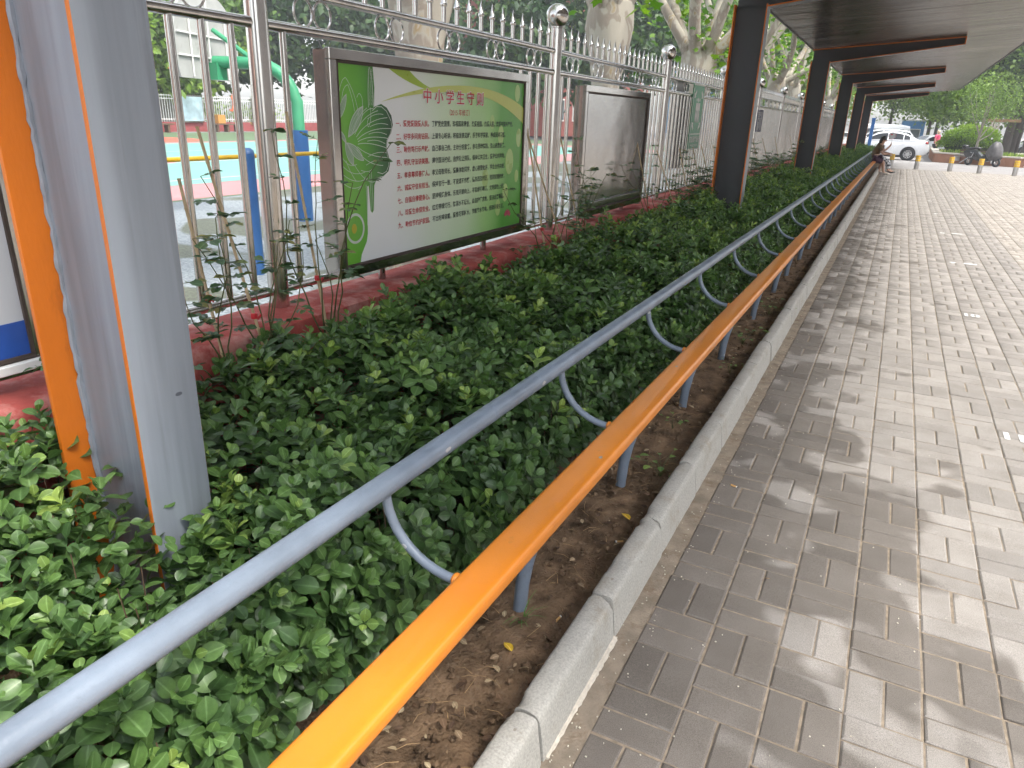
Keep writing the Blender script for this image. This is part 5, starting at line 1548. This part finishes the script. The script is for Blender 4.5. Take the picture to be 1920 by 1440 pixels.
    def rear(x, f):
        zt_, nw = lerp_tab(house_, x); hw = lerp_tab(body, x)[2] * .95 * nw * .82
        return (x + .02, f * hw, zt_ + .02)
    MB().add([rear(x0, -1), rear(x0, 1), rear(x1, 1), rear(x1, -1)], [(0, 1, 2, 3)]).build('rear_window', m_tint, e)
    x0, x1 = house_[0][0] + .06, house_[1][0] - .04
    def fr(x, f):
        zt_, nw = lerp_tab(house_, x); hw = lerp_tab(body, x)[2] * .95 * nw * .82
        return (x - .03, f * hw, zt_ + .02)
    MB().add([fr(x0, -1), fr(x0, 1), fr(x1, 1), fr(x1, -1)], [(0, 1, 2, 3)]).build('windscreen', m_tint, e)
    MB().box((body[-1][0] - .02, 0, .42), (.08, 1.3, .16), bev=.02).build('rear_bumper', m_plast, e)
    return e
def place_car(name, x0, y0, rz, paint, label, suv=False, dx=0):
    p, k_ = spot(x0, y0)
    e = car(name, (p.x + dx, p.y, p.z), rz, paint, label, 'cars parked beyond the bollards', suv)
    return e
# rear wheel of the white sedan stands behind the seated pair
p, k_ = spot(0.801, 45.164)
car('parked_car', (p.x - 1.32 + .05, p.y + .9, p.z), 0.0, m_carw, 'white saloon car parked sideways behind the seated pair', 'cars parked beyond the bollards')
place_car('parked_car', -0.459, 53.956, .05, m_carw, 'second white car with black windows behind the white saloon', True, -.5)
place_car('parked_car', 2.316, 62.762, .45, m_carw, 'white car at an angle left of the person in pink')
place_car('parked_car', -4.575, 56.809, .1, m_cars, 'silver car seen between the last canopy columns', True, -1)
place_car('parked_car', -3.47, 65.977, .1, m_carw, 'white car far behind the last canopy column', False, -1)
for k, (x, y, lb) in enumerate(((10.544, 74.977, 'white car on the far road left of the right hand trunks'), (12.216, 73.691, 'grey car on the far road between the right hand trunks'))):
    p, k_ = spot(x, y); car('parked_car', (p.x, p.y, p.z), .3, (m_carw, m_cars)[k], lb, 'cars on the far road at right', k == 1)
# van
p, k_ = spot(-0.899, 68.548)
vn = empty('parked_van', (p.x - .6, p.y, p.z), .04, 'white van behind the parked cars', 'van')
rings = []
for (x, zl, zt_, hw) in ((-2.5, .5, .95, .75), (-2.4, .35, 1.1, .9), (-1.75, .3, 1.35, .95), (-1.15, .3, 2.02, .95), (-.8, .3, 2.12, .95), (1.6, .3, 2.12, .95), (2.3, .32, 2.02, .93), (2.42, .45, 1.5, .88)):
    rings.append([(x, hw * a_, zl + (zt_ - zl) * b_) for a_, b_ in ((-.9, 0), (-1, .15), (-1, .6), (-.9, .93), (-.7, 1), (.7, 1), (.9, .93), (1, .6), (1, .15), (.9, 0))])
MB().loft(rings).build('body', m_carw, vn, True)
for s in (-1, 1):
    for (a_, b_) in ((-1.2, -.5), (-.4, .7), (.8, 1.9)):
        MB().add([(a_, s * .965, 1.30), (b_, s * .965, 1.30), (b_, s * .935, 1.76), (a_, s * .935, 1.76)], [(0, 1, 2, 3)]).build('side_window', m_tint, vn)
    for x in (-1.6, 1.5): wheel(vn, x, s * 1.05, .34)
MB().add([(-1.72, -.75, 1.42), (-1.72, .75, 1.42), (-1.22, .7, 1.96), (-1.22, -.7, 1.96)], [(0, 1, 2, 3)]).build('windscreen', m_tint, vn)
# blue cabin
p, k_ = spot(1.158, 85.262)
bx_ = empty('site_cabin', (p.x, p.y, p.z), .05, 'light blue corrugated site cabin beyond the parked cars', 'cabin')
m_cab = pmat('cabin_blue', (.10, .30, .62), .5, var=.06)
MB().box((0, 0, 1.3), (2.0, 2.0, 2.45)).build('body', m_cab, bx_)
for q in range(9): MB().box((-.9 + .225 * q, -1.02, 1.3), (.10, .05, 2.3)).build('rib', m_cab, bx_)
MB().box((.15, -1.06, 1.35), (1.1, .08, .9)).build('window', m_white, bx_); MB().box((.15, -1.11, 1.35), (.95, .04, .75)).build('pane', m_glass, bx_)
MB().box((0, 0, 2.57), (2.1, 2.1, .1)).build('roof', m_white, bx_)
# blue post
p, k_ = spot(-1.095, 44.058)
bpst = empty('blue_post', (p.x, p.y - .3, p.z), 0, 'tall square dark blue post in front of the white saloon', 'post')
MB().box((0, 0, 1.03), (.17, .17, 2.06), bev=.01).build('shaft', m_blue, bpst); MB().box((0, 0, 2.08), (.2, .2, .05), bev=.01).build('cap', m_blue, bpst)

# ---- scooter
p, k_ = spot(3.548, 41.819); p2_, _ = spot(4.636, 40.947)
ang = math.atan2(p2_.y - p.y, p2_.x - p.x); wb = (p2_ - p).length
sc2 = empty('electric_scooter', p, ang, 'black electric scooter with grey wind cover parked before the planter', 'scooter')
m_sblk = pmat('scooter_black', (.018, .018, .02), .3, var=.1, coat=.4); m_cov = pmat('cover_grey', (.10, .095, .095), .5, var=.25, vscale=9, bump=.5, bscale=14); m_silv = pmat('silver_trim', (.6, .6, .6), .3, .8)
for x in (0, wb):
    w = MB().torus((x, 0, .21), .155, .055, 24, 8, 'y').build('wheel', m_black, sc2, True)
    MB().torus((x, 0, .21), .105, .012, 20, 6, 'y').build('rim', m_silv, w, True)
    sp_ = MB()
    for q in range(5): sp_.box((x + .05 * math.cos(q * 1.256), 0, .21 + .05 * math.sin(q * 1.256)), (.1, .03, .018), (0, -q * 1.256, 0))
    sp_.build('spokes', m_silv, w)
rings = []
for (x, z0, z1, hw) in ((-.30, .52, .66, .07), (-.15, .40, .72, .13), (.1, .34, .74, .15), (.35, .28, .72, .15), (.52, .24, .58, .16), (.68, .22, .46, .16), (.92, .22, .60, .15), (1.02, .26, .85, .12)):
    rings.append([(x, hw * a_, z0 + (z1 - z0) * b_) for a_, b_ in ((-.7, 0), (-1, .3), (-1, .7), (-.7, 1), (.7, 1), (1, .7), (1, .3), (.7, 0))])
MB().loft(rings).build('body', m_sblk, sc2, True)
MB().box((.12, 0, .80), (.72, .27, .10), (0, -.06, 0), .04).build('seat', m_sblk, sc2, True)
MB().box((-.30, 0, .84), (.22, .26, .2), (0, 0, 0), .04).build('top_box', m_sblk, sc2, True)
MB().tube([(wb, 0, .21), (wb - .06, 0, .5), (wb - .18, 0, 1.0)], .03, 8).build('fork', m_sblk, sc2, True)
MB().box((wb - .02, 0, .40), (.36, .13, .035), (0, .3, 0), .01).build('front_mudguard', m_sblk, sc2)
MB().box((-.02, 0, .41), (.36, .12, .03), (0, -.15, 0), .01).build('rear_mudguard', m_sblk, sc2)
MB().tube([(wb - .2, -.32, 1.03), (wb - .17, 0, 1.02), (wb - .2, .32, 1.03)], .016, 8).build('handlebar', m_sblk, sc2, True)
for s in (-1, 1):
    MB().tube([(wb - .2, s * .25, 1.03), (wb - .26, s * .34, 1.24)], .008, 6).build('mirror_stem', m_sblk, sc2)
    MB().sphere((wb - .26, s * .35, 1.28), .06, 10, 6, (.3, 1.2, .8)).build('mirror', m_silv, sc2, True)
rings = []
for (z, x0, x1, hw) in ((.30, -.34, -.06, .20), (.42, -.46, .16, .28), (.60, -.56, .17, .34), (.80, -.50, .10, .34), (.98, -.38, .03, .31), (1.08, -.30, -.04, .22), (1.15, -.25, -.09, .10)):
    n_ = 14
    rings.append([(wb + (x0 + x1) / 2 + (x1 - x0) / 2 * math.cos(2 * PI * q / n_) * (1 + .10 * math.sin(3 * q + z * 5)), hw * math.sin(2 * PI * q / n_) * (1 + .12 * math.sin(2.3 * q + z * 7)), z + (.05 if z < .5 else .015) * math.sin(2.7 * q)) for q in range(n_)])
MB().loft(rings).build('wind_cover', m_cov, sc2, True, autosmooth=80)
MB().tube([(.05, -.16, .36), (-.28, -.22, .10)], .018, 6).build('side_stand', m_silv, sc2)
MB().tube([(.12, -.17, .62), (.28, -.17, .60), (.22, -.17, .40), (.10, -.17, .38)], .014, 6).build('trim', m_silv, sc2)

# ================================================================== PEOPLE
def skin(name, J, E, mat, parent, lev=2, smooth=True):
    me = bpy.data.meshes.new(name)
    names = list(J); ix = {n_: i for i, n_ in enumerate(names)}
    me.from_pydata([J[n_][:3] for n_ in names], [(ix[a_], ix[b_]) for a_, b_ in E], [])
    o = bpy.data.objects.new(name, me); COL.objects.link(o)
    o.modifiers.new('s', 'SKIN'); ss = o.modifiers.new('d', 'SUBSURF'); ss.levels = lev; ss.render_levels = lev
    sv = me.skin_vertices[0].data
    for n_ in names:
        r_ = J[n_][3]; sv[ix[n_]].radius = r_ if isinstance(r_, tuple) else (r_, r_)
    sv[0].use_root = True
    bpy.context.view_layer.update()
    m2 = bpy.data.meshes.new_from_object(o.evaluated_get(bpy.context.evaluated_depsgraph_get()))
    bpy.data.objects.remove(o)
    m2.materials.clear(); m2.materials.append(mat)
    for p_ in m2.polygons: p_.use_smooth = True
    return link(name, m2, parent)
m_skin = pmat('skin', (.46, .27, .19), .5, var=.08); m_hair = pmat('dark_hair', (.02, .016, .014), .5, var=.2)
m_brown = pmat('brown_shirt', (.12, .075, .035), .85, var=.15, bump=.3, bscale=40); m_purple = pmat('purple_shorts', (.075, .035, .06), .85, var=.15)
m_bw, nt, bs = nodes('check_trousers')
ck = N_(nt, 'ShaderNodeTexChecker', i_Scale=14.0); ck.inputs[1].default_value = (.65, .65, .66, 1); ck.inputs[2].default_value = (.02, .02, .03, 1)
nt.links.new(pos_vec(nt), ck.inputs['Vector']); nt.links.new(ck.outputs[0], bs.inputs['Base Color']); bs.inputs['Roughness'].default_value = .8
m_blkcl = pmat('black_cloth', (.02, .02, .024), .85); m_pinkc = pmat('pink_cloth', (.75, .10, .20), .8, var=.1)
def hand(J, E, wrist, d, side, pre):
    """five short finger chains rooted in a small palm"""
    w = Vector(wrist); d = Vector(d).normalized(); s = Vector(side).normalized()
    J[pre + 'palm'] = (*(w + d * .05), (.030, .018)); E.append((pre + 'wr', pre + 'palm'))
    for q, (o_, l_) in enumerate(((-.03, .05), (-.011, .062), (.009, .066), (.028, .056))):
        a_ = w + d * .085 + s * o_; b_ = a_ + d * l_ * .6; c_ = b_ + d * l_ * .35 + Vector((0, 0, -.022))
        J[pre + 'f%da' % q] = (*a_, .010); J[pre + 'f%db' % q] = (*b_, .009); J[pre + 'f%dc' % q] = (*c_, .007)
        E += [(pre + 'palm', pre + 'f%da' % q), (pre + 'f%da' % q, pre + 'f%db' % q), (pre + 'f%db' % q, pre + 'f%dc' % q)]
    a_ = w + d * .045 + s * -.045; b_ = a_ + d * .035 + s * -.012
    J[pre + 'ta'] = (*a_, .011); J[pre + 'tb'] = (*b_, .009); E += [(pre + 'palm', pre + 'ta'), (pre + 'ta', pre + 'tb')]
def seated(loc, label, shirt, lower, shoe, legs, lower_long, arms, head, hair_long, seat=.52):
    """sits on the rail facing +x (the walkway), leaning forward; coordinates are relative to the seat"""
    e = empty('person', loc, 0, label, 'person')
    J, E = {}, []
    J['pel'] = (0, 0, .10, (.155, .125)); J['wa'] = (-.01, 0, .24, (.135, .105)); J['ch'] = (head[0] * .45 - .02, 0, .40, (.155, .12)); J['nb'] = (head[0] * .75, 0, .52, (.07, .06)); J['nk'] = (head[0] * .9, 0, .575, .048); J['hd'] = (head[0] + .02, 0, .665, (.078, .085)); J['ht'] = (head[0] + .01, 0, .745, (.075, .08))
    E += [('pel', 'wa'), ('wa', 'ch'), ('ch', 'nb'), ('nb', 'nk'), ('nk', 'hd'), ('hd', 'ht')]
    for s, (elb, wr, hd_) in zip((-1, 1), arms):
        pre = 'L' if s < 0 else 'R'
        J[pre + 'sh'] = (head[0] * .6, s * .165, .475, .058); J[pre + 'el'] = (*elb, .042); J[pre + 'wr'] = (*wr, .027)
        E += [('nb', pre + 'sh'), (pre + 'sh', pre + 'el'), (pre + 'el', pre + 'wr')]
        hand(J, E, wr, hd_, (0, s, 0), pre)
    for s, (kn, an, toe) in zip((-1, 1), legs):
        pre = 'l' if s < 0 else 'r'
        J[pre + 'hp'] = (.05, s * .085, .065, .085); J[pre + 'kn'] = (*kn, .058); J[pre + 'cf'] = (kn[0] * .65 + an[0] * .35 - .02, kn[1] * .65 + an[1] * .35, kn[2] * .65 + an[2] * .35, .054); J[pre + 'an'] = (*an, .036); J[pre + 'to'] = (*toe, (.034, .026))
        E += [('pel', pre + 'hp'), (pre + 'hp', pre + 'kn'), (pre + 'kn', pre + 'cf'), (pre + 'cf', pre + 'an'), (pre + 'an', pre + 'to')]
    skin('body', J, E, m_skin, e, 2)
    # face: nose, eyes, mouth, ears
    hc = Vector(J['hd'][:3])
    MB().sphere(hc + Vector((.085, 0, .0)), .016, 8, 6, (1, .8, 1.3)).build('nose', m_skin, e, True)
    for s in (-1, 1):
        MB().sphere(hc + Vector((.070, s * .03, .025)), .010, 8, 6).build('eye', m_hair, e, True)
        MB().sphere(hc + Vector((0, s * .083, .01)), .022, 8, 6, (.7, .4, 1.2)).build('ear', m_skin, e, True)
    MB().box(hc + Vector((.074, 0, -.04)), (.012, .04, .008), bev=.003).build('mouth', m_pinkc, e)
    # shirt over torso and upper arms
    JS = {k_: (v[0], v[1], v[2], tuple(q * 1.10 for q in v[3]) if isinstance(v[3], tuple) else v[3] * 1.28) for k_, v in J.items() if k_ in ('wa', 'ch', 'nb', 'Lsh', 'Rsh')}
    JS = {'ch': JS['ch'], **{k_: v for k_, v in JS.items() if k_ != 'ch'}}
    ES = [('wa', 'ch'), ('ch', 'nb'), ('nb', 'Lsh'), ('nb', 'Rsh')]
    JS['hem'] = (-.02, 0, .09, (.175, .145)); ES.append(('hem', 'wa'))
    for pre in 'LR':
        sh, el = Vector(J[pre + 'sh'][:3]), Vector(J[pre + 'el'][:3]); JS[pre + 'sl'] = (*sh.lerp(el, .72), .060); ES.append((pre + 'sh', pre + 'sl'))
    skin('shirt', JS, ES, shirt, e, 2)
    JP = {'pel': (0, 0, .085, (.168, .135))}; EP = []
    for pre in 'lr':
        hp_, kn = Vector(J[pre + 'hp'][:3]), Vector(J[pre + 'kn'][:3])
        JP[pre + 'hp'] = (*hp_, .100); EP.append(('pel', pre + 'hp'))
        if lower_long:
            an = Vector(J[pre + 'an'][:3]); JP[pre + 'kn'] = (*kn, .076); JP[pre + 'an'] = (*an.lerp(kn, .12), .064); EP += [(pre + 'hp', pre + 'kn'), (pre + 'kn', pre + 'an')]
        else:
            JP[pre + 'kn'] = (*hp_.lerp(kn, .98), .085); EP.append((pre + 'hp', pre + 'kn'))
    skin('trousers' if lower_long else 'shorts', JP, EP, lower, e, 2)
    for pre in 'lr':
        an, to = Vector(J[pre + 'an'][:3]), Vector(J[pre + 'to'][:3])
        d = (to - an); d.z = 0; d.normalize()
        c_ = Vector((an.x, an.y, min(an.z, to.z) - .0)) + d * .07
        mb = MB(); mb.sphere((0, 0, 0), .1, 14, 8, (1.25, .45, .34)); o = mb.build('shoe', shoe, e, True); o.location = Vector((c_.x, c_.y, to.z + .004)); o.rotation_euler = (0, 0, math.atan2(d.y, d.x))
    hr = MB(); hr.sphere(hc + Vector((-.022, 0, .05)), .098, 16, 10, (.98, .95, .95))
    if hair_long: hr.sphere(hc + Vector((-.075, 0, -.03)), .08, 12, 8, (.8, 1.0, 1.25))
    hr.build('hair', m_hair, e, True)
    return e
m_shoe_w = pmat('pale_shoe', (.55, .48, .42), .6); m_shoe_b = pmat('black_shoe', (.02, .02, .02), .5)
SEAT = .455
seated((-.27, 27.2, SEAT - .05), 'person in brown shirt and purple shorts sitting on the orange rail', m_brown, m_purple, m_shoe_w,
       legs=(((.30, -.10, -.02), (.36, -.12, -.36), (.50, -.13, -.385)), ((.26, .10, -.05), (.19, .12, -.33), (.31, .13, -.375))), lower_long=False,
       arms=(((.22, -.20, .25), (.38, -.10, .24), (1, .2, -.1)), ((.20, .20, .24), (.36, .10, .22), (1, -.2, -.1))), head=(.15, 0), hair_long=True)
fan_p = seated((-.25, 28.0, SEAT - .05), 'person in black top and checked trousers holding a round fan, sitting behind the other', m_blkcl, m_bw, m_shoe_b,
       legs=(((.38, -.10, .0), (.46, -.10, -.33), (.62, -.11, -.385)), ((.40, .10, .0), (.50, .10, -.33), (.66, .11, -.385))), lower_long=True,
       arms=(((.24, -.20, .33), (.38, -.14, .50), (.1, 0, 1)), ((.20, .20, .26), (.36, .08, .24), (1, -.2, 0))), head=(.13, 0), hair_long=False)
fn = empty('hand_fan', (.15, 27.86, SEAT + .50), 0, 'round pale hand fan with red mark held by the seated person', 'fan')
MB().cyl((0, 0, 0), (-.02, 0, .16), .007, n=8).build('handle', m_white, fn)
o = MB().lathe([(.002, -.003), (.11, -.003), (.11, .003), (.002, .003)], 28, (-.03, 0, .27), 'y').build('disc', pmat('fan_disc', (.55, .57, .58), .4), fn)
MB().sphere((-.05, -.004, .31), .028, 10, 6, (1.3, .12, .8)).build('red_print', m_redtape, fn); MB().torus((-.03, 0, .27), .11, .005, 28, 5, 'y').build('edge', m_pinkc, fn)
# standing person in pink
p, k_ = spot(2.386, 52.681)
pk = empty('person', (p.x, p.y, p.z), -.6, 'standing person in a pink top and black trousers beside the planter', 'person')
J = {'pel': (0, 0, .92, (.15, .11)), 'wa': (0, 0, 1.08, (.13, .10)), 'ch': (0, 0, 1.28, (.16, .11)), 'nb': (0, 0, 1.42, (.06, .055)), 'nk': (.01, 0, 1.47, .045), 'hd': (.02, 0, 1.56, (.078, .085)), 'ht': (.01, 0, 1.64, (.072, .078))}
E = [('pel', 'wa'), ('wa', 'ch'), ('ch', 'nb'), ('nb', 'nk'), ('nk', 'hd'), ('hd', 'ht')]
for s, pre in ((-1, 'L'), (1, 'R')):
    J[pre + 'sh'] = (0, s * .17, 1.38, .055); J[pre + 'el'] = (.02, s * .23, 1.12, .042); J[pre + 'wr'] = (.12, s * .22, .92, .028); E += [('nb', pre + 'sh'), (pre + 'sh', pre + 'el'), (pre + 'el', pre + 'wr')]
    hand(J, E, J[pre + 'wr'][:3], (.4, 0, -1), (0, s, 0), pre)
    J[pre + 'hp'] = (0, s * .09, .86, .085); J[pre + 'kn'] = (.02, s * .10, .48, .055); J[pre + 'an'] = (0, s * .10, .09, .036); J[pre + 'to'] = (.13, s * .11, .035, (.034, .026)); E += [('pel', pre + 'hp'), (pre + 'hp', pre + 'kn'), (pre + 'kn', pre + 'an'), (pre + 'an', pre + 'to')]
skin('body', J, E, m_skin, pk)
skin('shirt', {'ch': (0, 0, 1.28, (.18, .13)), 'wa': (0, 0, 1.08, (.155, .125)), 'hem': (0, 0, .84, (.185, .14)), 'nb': (0, 0, 1.40, (.09, .075)), 'l': (0, -.17, 1.38, .075), 'r': (0, .17, 1.38, .075), 'll': (.01, -.215, 1.2, .062), 'rr': (.01, .215, 1.2, .062)},
     [('wa', 'ch'), ('hem', 'wa'), ('ch', 'nb'), ('nb', 'l'), ('nb', 'r'), ('l', 'll'), ('r', 'rr')], m_pinkc, pk)
skin('trousers', {'pel': (0, 0, .88, (.16, .12)), 'l': (0, -.09, .82, .10), 'r': (0, .09, .82, .10), 'lk': (.02, -.10, .48, .075), 'rk': (.02, .10, .48, .075), 'la': (0, -.10, .12, .065), 'ra': (0, .10, .12, .065)},
     [('pel', 'l'), ('pel', 'r'), ('l', 'lk'), ('r', 'rk'), ('lk', 'la'), ('rk', 'ra')], m_blkcl, pk)
MB().sphere((-.005, 0, 1.615), .098, 14, 9).build('hair', pmat('light_hat', (.6, .5, .36), .8), pk, True)
for s in (-1, 1): MB().sphere((.06, s * .10, .035), .1, 12, 7, (1.25, .45, .34)).build('shoe', m_shoe_b, pk, True)

# ================================================================== BACKGROUND TREES ON THE RIGHT
G2 = 'street trees beyond the road'
bt = [(-7, 62, 8.5, m_llight, 'light tree left behind the last canopy columns'), (-6.5, 86, 11, m_llight, 'tree behind the white van'), (-1.0, 88, 12, m_llight, 'hazy tree behind the site cabin, left'), (3.5, 92, 12, m_lmid, 'hazy tree behind the site cabin, right'),
      (2.6, 84, 9.5, m_llight, 'green tree right above the site cabin'), (5.2, 70, 9, m_lmid, 'green tree behind the person in pink'), (8, 84, 13, m_llight, 'tall light tree behind the round bush'), (7.2, 58, 9.5, m_lmid, 'tree right behind the small planter tree'),
      (11, 72, 13, m_ldark, 'tall dark tree behind the right hand trunks'), (-9, 96, 13, m_lmid, 'far hazy tree seen between third and fourth columns'), (-14, 80, 11, m_lmid, 'tree far behind the fence end'), (15, 90, 14, m_lmid, 'far tall tree at the right edge'), (-5.5, 105, 15, m_llight, 'farthest hazy tree above the parked van'), (7, 112, 16, m_lmid, 'farthest hazy tree above the person in pink')]
for k, (x, y, h, lm, lb) in enumerate(bt):
    tree('street_tree', (x, y, rz_(y)), h, h * .40, lb, G2, lm, nl=8500, ls=.33, trunk_r=.17, seed=700 + k, low=.24, nclump=44)
# dark trunks at the right with high crowns
for k, (x, y, lb) in enumerate(((6.505, 57.034, 'thick dark trunk left of the right hand trunk group'), (6.887, 57.713, 'leaning dark trunk in the middle of the right hand group'), (7.321, 58.86, 'slim dark trunk in the right hand group'), (7.55, 56.139, 'dark trunk at the right edge of the picture'))):
    p, k_ = spot(x, y)
    tree('street_tree', (p.x, p.y, p.z), 9.5, 3.4, lb, G2, (m_ldark, m_lmid)[k % 2], nl=5000, ls=.32, trunk_r=(.26, .2, .12, .26)[k], seed=760 + k, low=.30, nclump=44, cz=.66, ch=.34, lean=(.3, 1.0, .7, 1.2)[k])
# pavilion beam behind
p, k_ = spot(5.889, 54.821)
pvn = empty('pergola', (p.x, p.y, p.z), -.04, 'wooden pergola beam on pale posts behind the bush', 'pergola')
MB().box((0, 0, 2.42), (1.75, .2, .17), bev=.01).build('beam', pmat('pergola_wood', (.30, .17, .08), .7), pvn)
for s in (-.62, -.45, -.25): MB().box((s, 0, 1.15), (.12, .16, 2.35)).build('post', m_cop, pvn)

# ================================================================== HAZE
hz = MB(); hz.box((0, 60, 6.5), (260, 240, 17.5))
m_hz = bpy.data.materials.new('haze_air'); m_hz.use_nodes = True
nt = m_hz.node_tree
for n_ in list(nt.nodes): nt.nodes.remove(n_)
ho = nt.nodes.new('ShaderNodeOutputMaterial'); hv = nt.nodes.new('ShaderNodeVolumePrincipled')
hv.inputs['Color'].default_value = (.93, .96, 1.0, 1); hv.inputs['Density'].default_value = .0018; hv.inputs['Anisotropy'].default_value = .2
nt.links.new(hv.outputs[0], ho.inputs['Volume'])
tag(hz.build('haze', m_hz), 'thin pale haze in the air', 'haze', kind='stuff')
